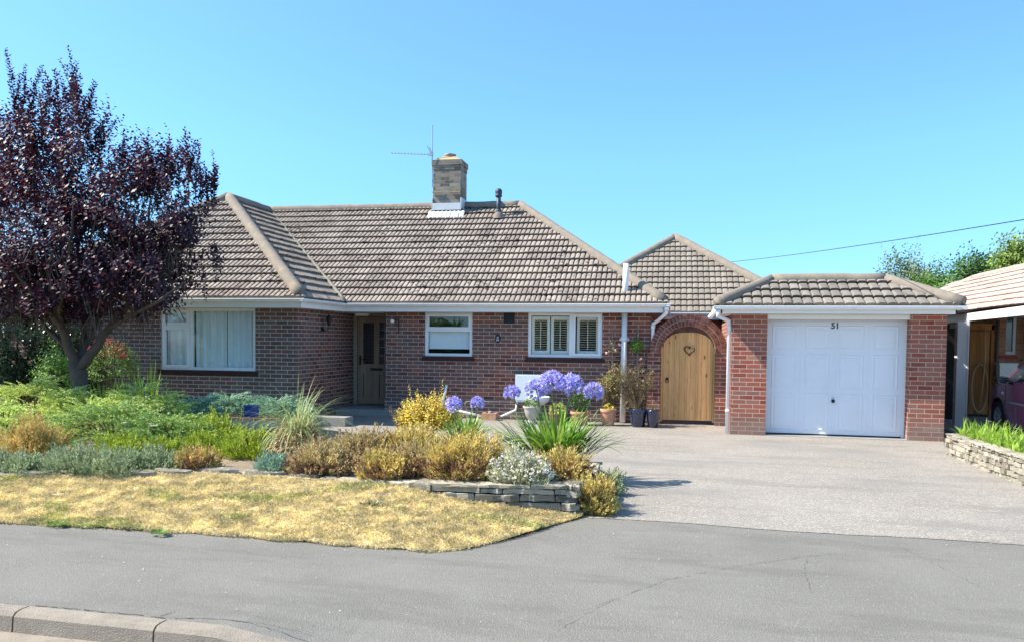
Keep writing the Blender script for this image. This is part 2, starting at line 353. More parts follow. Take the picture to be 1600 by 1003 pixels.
def asphalt(name, a, b, speck, sp_amt, patch, wear=.5):
    m, n = newmat(name); v = coordnode(n)
    f1 = noisen(n, v, .7, 5, .6); r = ramp(n, [(.35, a), (.65, b)]); n.links.new(f1, r.inputs[0]); c = r.outputs[0]
    vo = N(n, 'ShaderNodeTexVoronoi', Scale=95.0); n.links.new(v, vo.inputs['Vector'])
    wn = n.nodes.new('ShaderNodeTexWhiteNoise'); n.links.new(vo.outputs['Position'], wn.inputs['Vector'])
    rs = ramp(n, [(1-sp_amt, (0,0,0)), (1-sp_amt*.8, (1,1,1))]); n.links.new(wn.outputs[0], rs.inputs[0])
    c = mixc(n, rs.outputs[0], c, speck)
    mpw = N(n, 'ShaderNodeMapping'); n.links.new(v, mpw.inputs[0]); mpw.inputs['Rotation'].default_value = (0, 0, .5); mpw.inputs['Scale'].default_value = (.35, 1.6, 1)
    fw = noisen(n, mpw.outputs[0], 1.4, 7, .72); rw_ = ramp(n, [(.38, (1,1,1)), (.50, (0,0,0)), (.60, (0,0,0)), (.72, (.8,.8,.8))]); n.links.new(fw, rw_.inputs[0])
    mw2 = N(n, 'ShaderNodeMath', _operation='MULTIPLY'); n.links.new(rw_.outputs[0], mw2.inputs[0]); mw2.inputs[1].default_value = wear
    c = mixc(n, mw2.outputs[0], c, tuple(q*.78 for q in a))
    fs = noisen(n, v, 2.6, 5, .8); rs2 = ramp(n, [(.66, (0,0,0)), (.74, (.45,.45,.45))]); n.links.new(fs, rs2.inputs[0]); c = mixc(n, rs2.outputs[0], c, tuple(q*.6 for q in a))
    f3 = noisen(n, v, 220, 2); c = mixc(n, .45, c, mixc(n, f3, (.1,.1,.1), (.9,.9,.9)), 'OVERLAY')
    if patch:
        f2 = noisen(n, v, .45, 6, .7); rp = ramp(n, [(.5, (0,0,0)), (.68, (.8,.8,.8))]); n.links.new(f2, rp.inputs[0]); c = mixc(n, rp.outputs[0], c, patch)
    hh = N(n, 'ShaderNodeMath', _operation='ADD'); n.links.new(vo.outputs[0], hh.inputs[0]); n.links.new(f3, hh.inputs[1])
    finish(n, c, .9, .25, hh.outputs[0], .55, .006); return m
M['pavement'] = asphalt('pavement_tarmac', (.172,.161,.141), (.205,.193,.170), (.225,.212,.19), .10, (.155,.146,.13))
M['drive'] = asphalt('driveway_tarmac', (.24,.216,.188), (.282,.254,.224), (.42,.37,.31), .24, (.215,.20,.186))
M['road'] = asphalt('road_tarmac', (.16,.16,.16), (.2,.2,.2), (.3,.3,.29), .1, None)
M['kerb'] = plain('kerb_concrete', (.30,.255,.205), .9, .2, .3, 9, .9, dirt=((.20,.18,.155), 3.5, .7))
M['crack'] = plain('crack_dirt', (.085,.08,.075), .95, .1)

def stonemat(name, lo, hi):
    m, n = newmat(name); v = coordnode(n); g = n.nodes.new('ShaderNodeNewGeometry')
    r = ramp(n, [(0, lo), (1, hi)]); n.links.new(g.outputs['Random Per Island'], r.inputs[0])
    mp = N(n, 'ShaderNodeMapping'); n.links.new(v, mp.inputs[0]); mp.inputs['Scale'].default_value = (6, 6, 30)
    f = noisen(n, mp.outputs[0], 2, 6, .7); c = mixc(n, .7, r.outputs[0], mixc(n, f, (.08,.08,.08), (.95,.92,.85)), 'OVERLAY')
    g2 = noisen(n, v, 9, 3); r2 = ramp(n, [(.6, (0,0,0)), (.68, (1,1,1))]); n.links.new(g2, r2.inputs[0]); c = mixc(n, r2.outputs[0], c, (.55,.5,.38))
    finish(n, c, .9, .2, f, 1.0, .02); return m
M['stone'] = stonemat('slate_stone', (.13,.12,.10), (.46,.42,.33))
M['stone_pale'] = stonemat('pale_stone', (.22,.20,.165), (.44,.40,.33))

M['plum'] = leafmat('plum_leaf', [(.014,.009,.026), (.020,.011,.030), (.030,.012,.028), (.018,.012,.036), (.024,.012,.030), (.05,.013,.024), (.12,.018,.025)], .5, .12, .45, (.16,.02,.05))
M['juniper'] = leafmat('juniper_foliage', [(.36,.52,.11), (.56,.68,.13), (.74,.80,.20), (.86,.86,.32), (.22,.38,.10)], .6, .25)
M['juniper_green'] = leafmat('juniper_green', [(.12,.26,.08), (.24,.42,.10), (.44,.58,.13), (.12,.24,.09), (.62,.68,.20)], .6, .25)
M['juniper_blue'] = leafmat('juniper_blue', [(.22,.42,.28), (.36,.56,.38), (.50,.66,.46), (.16,.32,.22)], .6, .2)
M['conifer_gold'] = leafmat('conifer_gold', [(.24,.36,.03), (.50,.56,.05), (.66,.68,.08), (.14,.24,.03), (.36,.46,.05)], .6, .25)
M['heath_gold'] = leafmat('heath_gold', [(.70,.54,.14), (.84,.64,.18), (.60,.58,.12), (.46,.25,.13), (.88,.74,.34), (.56,.54,.10), (.40,.20,.12)], .7, .3)
M['heath_brown'] = leafmat('heath_brown', [(.56,.42,.22), (.68,.54,.28), (.36,.20,.13), (.52,.50,.14), (.74,.54,.32), (.46,.48,.12), (.30,.14,.10)], .7, .3)
M['heath_base'] = leafmat('heath_dead_stem', [(.20,.10,.07), (.30,.16,.10), (.14,.07,.05), (.40,.26,.16)], .8, .15)
M['hebe_orange'] = leafmat('hebe_orange', [(.66,.40,.15), (.72,.52,.2), (.50,.26,.10), (.46,.48,.12), (.58,.52,.16)], .6, .3)
M['grey_creeper'] = leafmat('grey_creeper', [(0.270,0.351,0.176), (0.378,0.446,0.243), (0.189,0.270,0.135), (0.486,0.513,0.324)], .7, .25)
M['santolina'] = leafmat('santolina_leaf', [(.50,.50,.30), (.60,.58,.40), (.42,.44,.22), (.66,.62,.46)], .8, .2)
M['whiteflower'] = leafmat('white_flower', [(.78,.76,.66), (.85,.84,.78)], .7, .3)
M['spirea'] = leafmat('spirea_leaf', [(.92,.74,.10), (.88,.78,.12), (.80,.70,.12), (.92,.82,.22), (.80,.38,.10)], .5, .35)
M['spirea_red'] = leafmat('spirea_red_leaf', [(.66,.22,.10), (.56,.12,.08), (.72,.36,.12), (.7,.5,.1)], .5, .35)
M['strap'] = leafmat('strap_leaf', [(.14,.32,.03), (.24,.44,.05), (.36,.54,.08), (.10,.22,.03), (.46,.56,.12)], .35, .3, .5)
M['strap_yellow'] = leafmat('crocosmia_leaf', [(0.330,0.510,0.060), (0.450,0.600,0.090), (0.210,0.360,0.045)], .4, .4)
M['grassblade'] = leafmat('sedge_blade', [(0.260,0.377,0.117), (0.390,0.481,0.182), (0.182,0.286,0.078), (0.520,0.520,0.260)], .5, .3)
M['straw'] = leafmat('dry_straw', [(.74,.56,.30), (.82,.66,.42), (.60,.42,.22), (.50,.34,.2), (.88,.76,.55)], .8, .3)
M['lawn'] = leafmat('parched_grass', [(.86,.70,.42), (.90,.77,.50), (.82,.63,.34), (.72,.62,.24), (.90,.82,.60), (.58,.52,.18)], .8, .25)
M['lawn_green'] = leafmat('green_grass', [(.42,.48,.14), (.55,.55,.18), (.34,.40,.10), (.60,.56,.24)], .7, .3)
M['agaflower'] = leafmat('agapanthus_petal', [(.42,.38,.82), (.50,.46,.88), (.60,.56,.93), (.32,.28,.72), (.76,.72,.96)], .5, .35)
M['bluegreen'] = leafmat('sedum_leaf', [(0.286,0.442,0.325), (0.390,0.546,0.403), (0.208,0.338,0.234)], .6, .2)
M['hedge_dark'] = leafmat('laurel_leaf', [(.018,.045,.014), (.03,.07,.02), (.05,.10,.03), (.10,.15,.05)], .3, .2, .6)
M['shrub_green'] = leafmat('shrub_leaf', [(0.117,0.260,0.046), (0.195,0.364,0.065), (0.286,0.442,0.091)], .45, .35)
M['redflower'] = leafmat('red_blossom', [(.55,.08,.08), (.62,.16,.14), (.42,.04,.05)], .6, .35)
M['yellowflower'] = leafmat('yellow_blossom', [(.75,.52,.03), (.80,.62,.08)], .6, .3)
M['lime'] = leafmat('lime_leaf', [(.55,.55,.12), (.45,.50,.10), (.62,.60,.22)], .5, .35)
M['box'] = leafmat('box_leaf', [(.03,.08,.02), (.06,.14,.025), (.12,.22,.04)], .4, .25, .5)
M['topiary'] = leafmat('bright_topiary', [(.13,.30,.05), (.20,.38,.06), (.09,.20,.03)], .5, .3)
M['rose'] = leafmat('rose_leaf', [(.20,.21,.08), (.36,.28,.11), (.42,.22,.12), (.16,.24,.07), (.52,.36,.18)], .5, .3)
M['roseblossom'] = leafmat('rose_blossom', [(.7,.45,.4), (.75,.62,.5)], .6, .3)
M['bgtree'] = leafmat('background_olive_leaf', [(0.156,0.216,0.096), (0.240,0.300,0.144), (0.108,0.156,0.072)], .6, .3)
M['bghedge'] = leafmat('background_hedge_leaf', [(0.130,0.260,0.052), (0.221,0.377,0.065), (0.091,0.182,0.039)], .5, .3)
M['bghedge_dark'] = leafmat('background_dark_leaf', [(.08,.19,.06), (.13,.26,.08), (.06,.13,.05), (.20,.32,.10)], .5, .3)
M['bgyellow'] = leafmat('background_yellow_leaf', [(.30,.40,.09), (.38,.46,.12), (.22,.33,.07), (.16,.26,.06)], .5, .3)

# ------------------------------------------------------------------ building helpers
def holed_wall(mb, a0, a1, b0, b1, holes, mp, depth=.1, off=0):
    """wall face in (a, b) with rectangular openings and their reveals; mp(a, b, d) -> point"""
    A = sorted({a0, a1, *[h[0] for h in holes], *[h[1] for h in holes]}); B = sorted({b0, b1, *[h[2] for h in holes], *[h[3] for h in holes]})
    for i in range(len(A)-1):
        for j in range(len(B)-1):
            ca, cb = (A[i]+A[i+1])/2, (B[j]+B[j+1])/2
            if any(h[0] < ca < h[1] and h[2] < cb < h[3] for h in holes): continue
            q = [(A[i],B[j]),(A[i+1],B[j]),(A[i+1],B[j+1]),(A[i],B[j+1])]
            mb.poly([mp(a, b, 0) for a, b in q], [(a+off, b) for a, b in q])
            mb.poly([mp(a, b, .23) for a, b in q][::-1], [(a+off, b) for a, b in q][::-1])
    for h in holes:
        c = [(h[0],h[2]),(h[1],h[2]),(h[1],h[3]),(h[0],h[3])]
        for k in range(4):
            p, q = c[k], c[(k+1) % 4]
            mb.poly([mp(*p, 0), mp(*q, 0), mp(*q, .23), mp(*p, .23)], [(0, p[1]), (.0, q[1]), (.23, q[1]), (.23, p[1])] if p[0] == q[0] else [(p[0], 0), (q[0], 0), (q[0], .06), (p[0], .06)])

def mbox(mb, mp, a0, a1, b0, b1, d0, d1):
    """box in wall coordinates"""
    P = [mp(a, b, d) for d in (d0, d1) for b in (b0, b1) for a in (a0, a1)]
    for q in ((0,1,3,2),(5,4,6,7),(4,0,2,6),(1,5,7,3),(2,3,7,6),(4,5,1,0)): mb.poly([P[i] for i in q])

def bar_along(mb, p, q, r, n=10): mb.tube([p, q], r, n)

def tiled(name, mat, parent, A, B, up, rise, run, clips, pitch=.1, gauge=.27, amp=.022, lip=.044, skew=0.0):
    """a tiled roof slope: eave from A to B, horizontal direction up the slope, real rolls and course steps"""
    A = Vector(A); B = Vector(B); U = (B-A).normalized(); L = (B-A).length
    Sd = Vector((up[0]*run, up[1]*run, rise)); SL = Sd.length; Sd.normalize(); Nn = U.cross(Sd)
    if Nn.z < 0: Nn = -Nn
    prof = [(0, -.8), (.05, .45), (.2, .85), (.5, 1), (.78, .85), (.9, .2)]
    cols = []; k = 0
    while k*pitch < L+1e-6:
        for t, h in prof: cols.append(((k+t)*pitch, h*amp))
        k += 1
    ns = int(math.ceil(SL/gauge)); bm = bmesh.new(); uvl = bm.loops.layers.uv.new("UVMap")
    rg = random.Random(3)
    for c in range(ns):
        s0, s1 = c*gauge, min((c+1)*gauge+.01, SL)
        if s1 <= s0: continue
        jog = {}
        rows = []
        for s, hh in ((s0+.045, -.02), (s0, lip-.008), (s0, lip), (s1, .0)):
            row = []
            for a, h in cols:
                ti = int(a/(pitch*2))
                if ti not in jog: jog[ti] = (rg.uniform(-.006, .006), rg.uniform(-.004, .004))
                j = jog[ti]
                ss = s + (j[0] if s == s0 else 0)
                hz = (h if hh >= 0 else min(h, 0)) + hh + (j[1] if s == s0 else 0)
                row.append(bm.verts.new(A + U*a + Sd*ss + Nn*hz))
            rows.append(row)
        for r in range(3):
            sa, sb = (s0, s0+.001) if r < 2 else (s0+.001, s1-.011)
            for i in range(len(cols)-1):
                f = bm.faces.new((rows[r][i], rows[r][i+1], rows[r+1][i+1], rows[r+1][i]))
                uv = [(cols[i][0], sa), (cols[i+1][0], sa), (cols[i+1][0], sb), (cols[i][0], sb)]
                for l, q in zip(f.loops, uv): l[uvl].uv = q
    for p, nrm in clips:
        bmesh.ops.bisect_plane(bm, geom=bm.verts[:]+bm.edges[:]+bm.faces[:], plane_co=Vector(p), plane_no=Vector(nrm), clear_outer=True, dist=1e-5)
    me = bpy.data.meshes.new(name); bm.to_mesh(me); bm.free(); me.materials.append(mat)
    o = bpy.data.objects.new(name, me); COL.objects.link(o); o.parent = parent; return o

def ridge(name, pts, r, parent, mat=None, seg=.42, ends=True, label=None):
    mb = MB(); rg = random.Random(5)
    for a, b in zip(pts[:-1], pts[1:]):
        a = Vector(a); b = Vector(b); L = (b-a).length; n = max(1, int(L/seg)); P = []; R = []
        for i in range(n):
            for t, k in ((0.0, 1.0), (.5, .99)):
                q = a.lerp(b, (i+t)/n); q.z += rg.uniform(-.006, .006); P.append(q); R.append(r*k)
        P.append(b); R.append(r)
        mb.tube(P, R, 12)
    o = mb.build(name, mat or M['ridge'], parent, True)
    if label: o['label'] = label
    return o

def gutter(pts, parent, zt, name='gutter', clips=.92, r=.056):
    mb = MB(); P = [Vector((p[0], p[1], zt-r)) for p in pts]
    for a, b in zip(P[:-1], P[1:]):
        d = (b-a).normalized(); side = Vector((d.y, -d.x, 0)); n = 9; i0 = len(mb.v)
        a2 = a - d*0; b2 = b + d*0
        prof = [(cos(PI*k/(n-1)+PI), sin(PI*k/(n-1)+PI)) for k in range(n)]
        for (rr) in (r, r-.004):
            for q in (a2, b2):
                for c, s_ in prof: mb.v.append(tuple(q + side*(c*rr) + Vector((0, 0, (s_)*rr + r))))
        for lay in range(2):
            o = i0+lay*2*n
            for k in range(n-1): mb.f.append((o+k, o+k+1, o+n+k+1, o+n+k)); mb.uv += [(0, 0)]*4
        # rolled rims
        for sg in (-1, 1):
            q = side*(sg*(r-.002)); mb.tube([a2+q+Vector((0,0,r)), b2+q+Vector((0,0,r))], .006, 6)
        L = (b-a).length; k = .45
        while k < L-.2:
            q = a+d*k
            mb.tube([q-d*.018+Vector((0,0,r*.0))+Vector((0,0,0)), q+d*.018], r*.2, 6)
            for kk in range(n-1):
                c0, s0 = prof[kk]; c1, s1 = prof[kk+1]; R2 = r+.005
                mb.poly([q-d*.016+side*(c0*R2)+Vector((0,0,s0*R2+r)), q-d*.016+side*(c1*R2)+Vector((0,0,s1*R2+r)), q+d*.016+side*(c1*R2)+Vector((0,0,s1*R2+r)), q+d*.016+side*(c0*R2)+Vector((0,0,s0*R2+r))])
            k += clips
    return mb.build(name, M['upvc_old'], parent, False)

def text(name, body, size, p, rz, mat, parent, ext=.003, align='CENTER'):
    cu = bpy.data.curves.new(name, 'FONT'); cu.body = body; cu.size = size; cu.extrude = ext; cu.offset = size*.022; cu.align_x = align; cu.align_y = 'CENTER'
    t = bpy.data.objects.new(name, cu); COL.objects.link(t)
    bpy.context.view_layer.update(); me = bpy.data.meshes.new_from_object(t); bpy.data.objects.remove(t)
    me.materials.clear(); me.materials.append(mat)
    o = bpy.data.objects.new(name, me); COL.objects.link(o); o.parent = parent; o.location = p; o.rotation_euler = (PI/2, 0, rz); return o

# ================================================================== THE SETTING
def sheet(name, pts, z, mat, kind='structure', sub=0, disp=0):
    mb = MB(); mb.poly([(p[0], p[1], z if len(p) < 3 else p[2]) for p in pts], [(p[0], p[1]) for p in pts])
    return tag(mb.build(name, mat), None, None, None, kind)
mb = MB()   # one ground sheet to the horizon
mb.poly([(-900,4.0,-.12),(900,4.0,-.12),(900,1500,-.12),(-900,1500,-.12)]); mb.poly([(-900,-400,-.14),(900,-400,-.14),(900,4.0,-.14),(-900,4.0,-.14)])
tag(mb.build('ground', M['ground']), None, None, None, 'structure')
sheet('road', [(-60,-6),(60,-6),(60,3.74),(-60,3.74)], -.105, M['road'])
sheet('gutter_channel', [(-60,3.50),(-1.6,3.50),(-1.6,3.75),(-60,3.75)], -.10, M['kerb'])

EDGE = [(-60,5.58),(-9,5.56),(-5.66,5.585),(-3.65,5.67),(-2.4,5.62),(-1.86,5.63),(-1.62,5.78),(-1.35,6.2),(-1.12,6.75),(-.95,7.06)]
DR = [(-.95,7.06),(-.3,7.09),(.9,7.0),(1.8,7.03),(2.6,7.0),(3.8,7.05),(60,7.2)]
def kprof(x):
    return 0.012 if x < -2.45 else max(-.085, .012-.12*(x+2.45)/.85)
pm = MB(); pm.poly([(p[0], p[1], 0) for p in [(-60,4.9),(60,4.9)]+[p for p in reversed(DR)]+[p for p in reversed(EDGE[:-1])]])
px_ = [-60,-3]+[-2.9+.1*k for k in range(20)]+[5,60]
for a, b in zip(px_[:-1], px_[1:]):
    for k in range(6):
        y0, y1 = 3.855+1.045*k/6, 3.855+1.045*(k+1)/6; zf = lambda x, y: min(0, kprof(x)-.006)*max(0, 1-(y-3.855)/1.045)**1.5
        pm.poly([(a,y0,zf(a,y0)),(b,y0,zf(b,y0)),(b,y1,zf(b,y1)),(a,y1,zf(a,y1))])
tag(pm.build('pavement', M['pavement']), None, None, None, 'structure')
rg = random.Random(2); dr = []
for a, b in zip(DR[:-2], DR[1:-1]):
    for k in range(12): dr.append((a[0]+(b[0]-a[0])*k/12, a[1]+(b[1]-a[1])*k/12 - .015 + rg.uniform(-.012, .012)))
sheet('driveway', dr+[(3.78,7.0),(3.82,10.3),(3.75,12.9),(3.95,14.0),(4.5,14.0),(4.5,30),(-9,30),(-9,12.6),(-5.4,12.0),(-3.2,11.2),(-1.3,10.2),(-.8,9.2),(-.85,7.2)], .004, M['drive'])
# kerb: stones with joints, dropping at the crossing
mb = MB(); x = -20.0; rg = random.Random(4)
def kprof(x):
    return 0.012 if x < -2.45 else max(-.085, .012-.12*(x+2.45)/.85)
while x < -1.3:
    L = .905 if x < -3 else .92
    gap = .012; x1 = x+L-gap
    n = 14
    for i in range(n):
        a, b = x+(x1-x)*i/n, x+(x1-x)*(i+1)/n
        R = []
        for q in (a, b):
            zt = kprof(q)
            j = 0 if (i not in (0, n-1)) else .004
            R.append([(q,3.865,zt-.02),(q,3.86,zt-.002),(q,3.80,zt),(q,3.765,zt-.005+.0),(q,3.742,zt-.025),(q,3.728,-.16)])
        for k in range(5): mb.poly([R[0][k],R[1][k],R[1][k+1],R[0][k+1]])
        if i == 0: mb.poly([R[0][k] for k in range(6)])
        if i == n-1: mb.poly([R[1][k] for k in range(6)])
    x += L
tag(mb.build('kerb', M['kerb'], None, True), None, None, None, 'structure')

def crack(pts, wd, seed, name='pavement_crack'):
    mb = MB(); rg = random.Random(seed); P = []
    for a, b in zip(pts[:-1], pts[1:]):
        n = max(2, int((Vector(b)-Vector(a)).length/.035))
        for k in range(n): P.append((a[0]+(b[0]-a[0])*k/n+rg.uniform(-.008,.008), a[1]+(b[1]-a[1])*k/n+rg.uniform(-.008,.008)))
    P.append(pts[-1])
    for a, b in zip(P[:-1], P[1:]):
        if rg.random() < .12: continue
        w0 = wd*rg.uniform(.15, .9); d = Vector((b[0]-a[0], b[1]-a[1])).normalized(); s = Vector((-d.y, d.x))*w0/2
        mb.poly([(a[0]+s.x*.6,a[1]+s.y*.6,.004),(a[0]-s.x,a[1]-s.y,.004),(b[0]-s.x,b[1]-s.y,.004),(b[0]+s.x*.6,b[1]+s.y*.6,.004)])
    return tag(mb.build(name, M['crack']), None, None, None, 'structure')
def gz(x, y): p = atZ(x, y, .004); return (p.x, p.y)
crack([(-14,3.885),(-8,3.88),gz(0,941),gz(90,948),gz(190,957),gz(260,964),gz(350,966),gz(400,972),gz(470,986)], .012, 1)
crack([gz(247,963),gz(298,944)], .008, 2)
crack([gz(860,975),gz(930,946),gz(1040,905),gz(1150,884),gz(1260,868),gz(1330,862)], .006, 3)
crack([gz(1262,870),gz(1255,890),gz(1268,925)], .004, 4)
crack([gz(1400,850),gz(1480,890),gz(1560,930)], .004, 6)
# ------------------------------------------------------------------ raised bed terrain
WT = [(-20,7.3,.2)]     # top front edge of the low wall, traced left to right on the ground plan
for x, y, z in ((-60,742,.22),(60,741,.22),(150,741,.2),(230,737,.2),(330,742,.19),(420,746,.2),(520,748,.22),(620,752,.25),(700,757,.27),(790,757,.28),(900,757,.29)):
    p = atZ(x, y, z); WT.append((p.x, p.y, z))
RW = [WT[-1]]
for x, y, z in ((925,742,.29),(934,730,.29),(938,720,.27)):
    p = atZ(x, y, z); RW.append((p.x, p.y, z))
print('WT', [tuple(round(c, 2) for c in p) for p in WT]); print('RW', [tuple(round(c, 2) for c in p) for p in RW])
def walltop(x):
    for a, b in zip(WT[:-1], WT[1:]):
        if a[0] <= x <= b[0]: t = (x-a[0])/(b[0]-a[0]); return (a[1]+(b[1]-a[1])*t, a[2]+(b[2]-a[2])*t)
    return (WT[-1][1], WT[-1][2]) if x > WT[-1][0] else (WT[0][1], WT[0][2])
def edgeY(x):
    for a, b in zip(EDGE[:-1], EDGE[1:]):
        if a[0] <= x <= b[0]: return a[1]+(b[1]-a[1])*(x-a[0])/(b[0]-a[0])
    return 7.1
def lawnz(x, y):
    e = edgeY(x); wy, wz = walltop(x); t = max(0, min(1, (y-e-.05)/max(.3, wy-e))); s = max(0, min(1, (-1.0-x)/1.5))
    return .012 + t*.195*s + .012*noise.noise(Vector((x*2, y*2, 0)))
XR = -.95
def bedback(x):     # back edge of the bed
    pts = [(-30,11.6),(-9,11.7),(-6.6,12.0),(-5.4,12.0),(-3.2,11.2),(-1.6,10.3),(RW[-1][0],RW[-1][1])]
    for a, b in zip(pts[:-1], pts[1:]):
        if a[0] <= x <= b[0]: return a[1]+(b[1]-a[1])*(x-a[0])/(b[0]-a[0])
    return RW[-1][1]
def bedz(x, y):
    wy, wz = walltop(x); bb = bedback(x); t = max(0, min(1, (bb-y)/1.2)); t2 = min(1, max(0, (y-wy)/1.0))
    h = wz-.03 + .07*t2 + .03*noise.noise(Vector((x*1.3, y*1.3, 3)))
    return .0 + (h)*min(1, t*1.0+.05) if t < 1 else h
def gridsheet(name, xs, y0f, y1f, zf, ny, mat, kind='structure'):
    mb = MB(); i0 = 0; W = ny+1
    for x in xs:
        a, b = y0f(x), y1f(x)
        for j in range(W):
            y = a+(b-a)*j/ny; mb.v.append((x, y, zf(x, y)))
    for i in range(len(xs)-1):
        for j in range(ny):
            q = i*W+j; mb.f.append((q, q+W, q+W+1, q+1)); mb.uv += [(0,0)]*4
    return tag(mb.build(name, mat, None, True), None, None, None, kind)
XL = -14.0
xs = [-30, -20] + [XL+(k/130)*(-.92-XL) for k in range(131)]
gridsheet('verge', xs, lambda x: edgeY(x), lambda x: walltop(x)[0]+.08 if x < -1.0 else max(edgeY(x)+.02, walltop(x)[0]), lawnz, 16, plain('verge_soil', (.55,.43,.27), .95, .1, .3, 6, .8, dirt=((.36,.29,.17), 3, .6)))
xb = [-30, -20] + [XL+(k/150)*(RW[1][0]-.03-XL) for k in range(151)]
gridsheet('flower_bed_soil', xb, lambda x: walltop(x)[0]+.03, lambda x: bedback(x), bedz, 30, M['soil'])

# the stone edging of the bed: one dry-laid wall of flat irregular stones
def stonewall(mb, pts, zb, thick, seed, inward, course=(.045,.085), length=(.14,.42), over=.02, skip=0.0):
    rg = random.Random(seed); P = [Vector(p) for p in pts]; Ls = [0]
    for a, b in zip(P[:-1], P[1:]): Ls.append(Ls[-1]+(b.xy-a.xy).length)
    def at(s):
        s = max(0, min(Ls[-1]-1e-4, s))
        for i in range(len(Ls)-1):
            if s <= Ls[i+1]: t = (s-Ls[i])/(Ls[i+1]-Ls[i]); return P[i].lerp(P[i+1], t), (P[i+1]-P[i]).xy.normalized()
    z = zb; k = 0
    while True:
        h = rg.uniform(*course); s = -rg.uniform(0, .2); any_ = False
        while s < Ls[-1]:
            L = rg.uniform(*length); p, d = at(s+L/2); top = p.z; zz = z
            if zz + .02 < top and rg.random() > skip:
                any_ = True; hh = min(h, top-zz)
                if top-(zz+hh) < .03: hh = top-zz; th = thick*rg.uniform(1, 1.35)
                else: th = thick*rg.uniform(.7, 1)
                n = Vector((-d.y, d.x))*inward; o = rg.uniform(-over, over)
                e0, d0 = at(max(0, s)); e1, d1 = at(min(Ls[-1], s+L-.008))
                A = [e0.xy - n*o, e1.xy - n*(o+rg.uniform(-.012,.012)), e1.xy+n*th, e0.xy+n*th*rg.uniform(.85,1)]
                m = 5; ring0 = []; ring1 = []; front = [A[0].lerp(A[1], i/m) - n*rg.uniform(-.018,.014) for i in range(m+1)]
                loop = front+[A[2], A[3]]
                lo = [(q.x, q.y, zz+rg.uniform(.0,.008)) for q in loop]; mid = [(q.x, q.y, zz+hh*.55) for q in loop]
                c = sum((q for q in loop), Vector((0,0)))/len(loop)
                hi = [(q.x+(c.x-q.x)*.03, q.y+(c.y-q.y)*.03, zz+hh-.005+rg.uniform(-.008,.006)) for q in loop]
                i0 = len(mb.v); nn = len(loop); mb.v += lo+mid+hi
                for r in range(2):
                    for i in range(nn):
                        a = i0+r*nn+i; b = i0+r*nn+(i+1) % nn; mb.f.append((a,b,b+nn,a+nn)); mb.uv += [(0,0)]*4
                mb.f.append(tuple(i0+2*nn+i for i in range(nn))); mb.uv += [(0,0)]*nn
            s += L
        z += h; k += 1
        if not any_ or k > 20: break
mb = MB(); stonewall(mb, WT[1:8], .1, .26, 11, 1, (.05,.08), (.2,.6)); stonewall(mb, WT[7:], .0, .2, 13, 1, (.045,.075), (.18,.5))
stonewall(mb, RW, .0, .18, 14, 1, (.05,.08), (.15,.4))
t = mb.build('stone_garden_wall', M['stone']); tag(t, 'low dry-laid slate wall edging the flower bed beside the parched verge', 'garden wall', 'low stone walls')
# pale flat stones lying along the left of the edging
for i, (x, y, L, W_) in enumerate(((262,738,.5,.2),(330,736,.62,.24),(405,740,.55,.2),(215,741,.35,.16),(45,741,.4,.2),(470,745,.35,.14))):
    p = atZ(x, y, .21); mb = MB(); rg = random.Random(40+i); n = 11; top = []; bot = []
    for k in range(n):
        a = 2*PI*k/n; r = rg.uniform(.82, 1.05); q = (cos(a)*L/2*r, sin(a)*W_/2*r+.08); bot.append((q[0], q[1], -.03)); top.append((q[0]*.96, q[1], .022+rg.uniform(-.006,.006)))
    for k in range(n): mb.poly([bot[k], bot[(k+1)%n], top[(k+1)%n], top[k]])
    mb.poly(top)
    o = mb.build('flat_stone', M['stone_pale']); o.location = p; o.rotation_euler = (0, 0, rg.uniform(-.1,.1))
    tag(o, ['pale flat stone slab below the small orange-tipped heather', 'longest pale flat stone slab on the bed edging', 'pale flat stone slab on the edging left of the blue-green sedum', 'pale flat stone slab beside the grey-green creeping mat', 'pale flat stone slab at the far left below the orange-tipped bush', 'small pale flat stone slab below the blue-green sedum'][i], 'stone', 'flat stones along the bed edging')

# ================================================================== THE BUNGALOW
ZE, ZR, H_ = 2.251, 4.809, 3.49
UW, VW, VM, UR = -6.319, 13.189, 15.051, .023
UL = UW-2*H_; VB = VM+2*H_; WF, WM_, WR = 13.64, 15.5, -6.68      # wall planes
SOF = 2.10
house = thing('bungalow', (0, 0, 0), 'brown-tiled red-brick bungalow with a hipped left wing and brick chimney', 'house', None, AH)
mF = lambda v: (lambda a, b, d: (a, v+d, b))
walls = MB()
WIN_W = (-9.45, -7.50, .945, 2.098); WIN_1 = (-4.815, -3.835, 1.23, 2.098); WIN_2 = (-2.71, -1.26, 1.237, 2.098); VENT = (-3.2, -2.98, 1.885, 2.098)
holed_wall(walls, -5.64, -.345, 0, SOF, [WIN_1, WIN_2, VENT], mF(WM_))
walls.poly([(-.345,WM_,0),(-.345,VB-.45,0),(-.345,VB-.45,SOF),(-.345,WM_,SOF)], [(WM_,0),(VB-.45,0),(VB-.45,SOF),(WM_,SOF)])
walls.poly([(WR,WF,0),(WR,16.4,0),(WR,16.4,SOF),(WR,WF,SOF)], [(WF,0),(16.4,0),(16.4,SOF),(WF,SOF)])
walls.poly([(-5.64,WM_,0),(-5.64,16.4,0),(-5.64,16.4,SOF),(-5.64,WM_,SOF)], [(0,0),(.9,0),(.9,SOF),(0,SOF)])
walls.poly([(UL+.4,WF,0),(UL+.4,VB-.45,0),(UL+.4,VB-.45,SOF),(UL+.4,WF,SOF)], [(0,0),(8,0),(8,SOF),(0,SOF)])
walls.poly([(UL+.4,VB-.45,0),(-.345,VB-.45,0),(-.345,VB-.45,SOF),(UL+.4,VB-.45,SOF)], [(0,0),(13,0),(13,SOF),(0,SOF)])
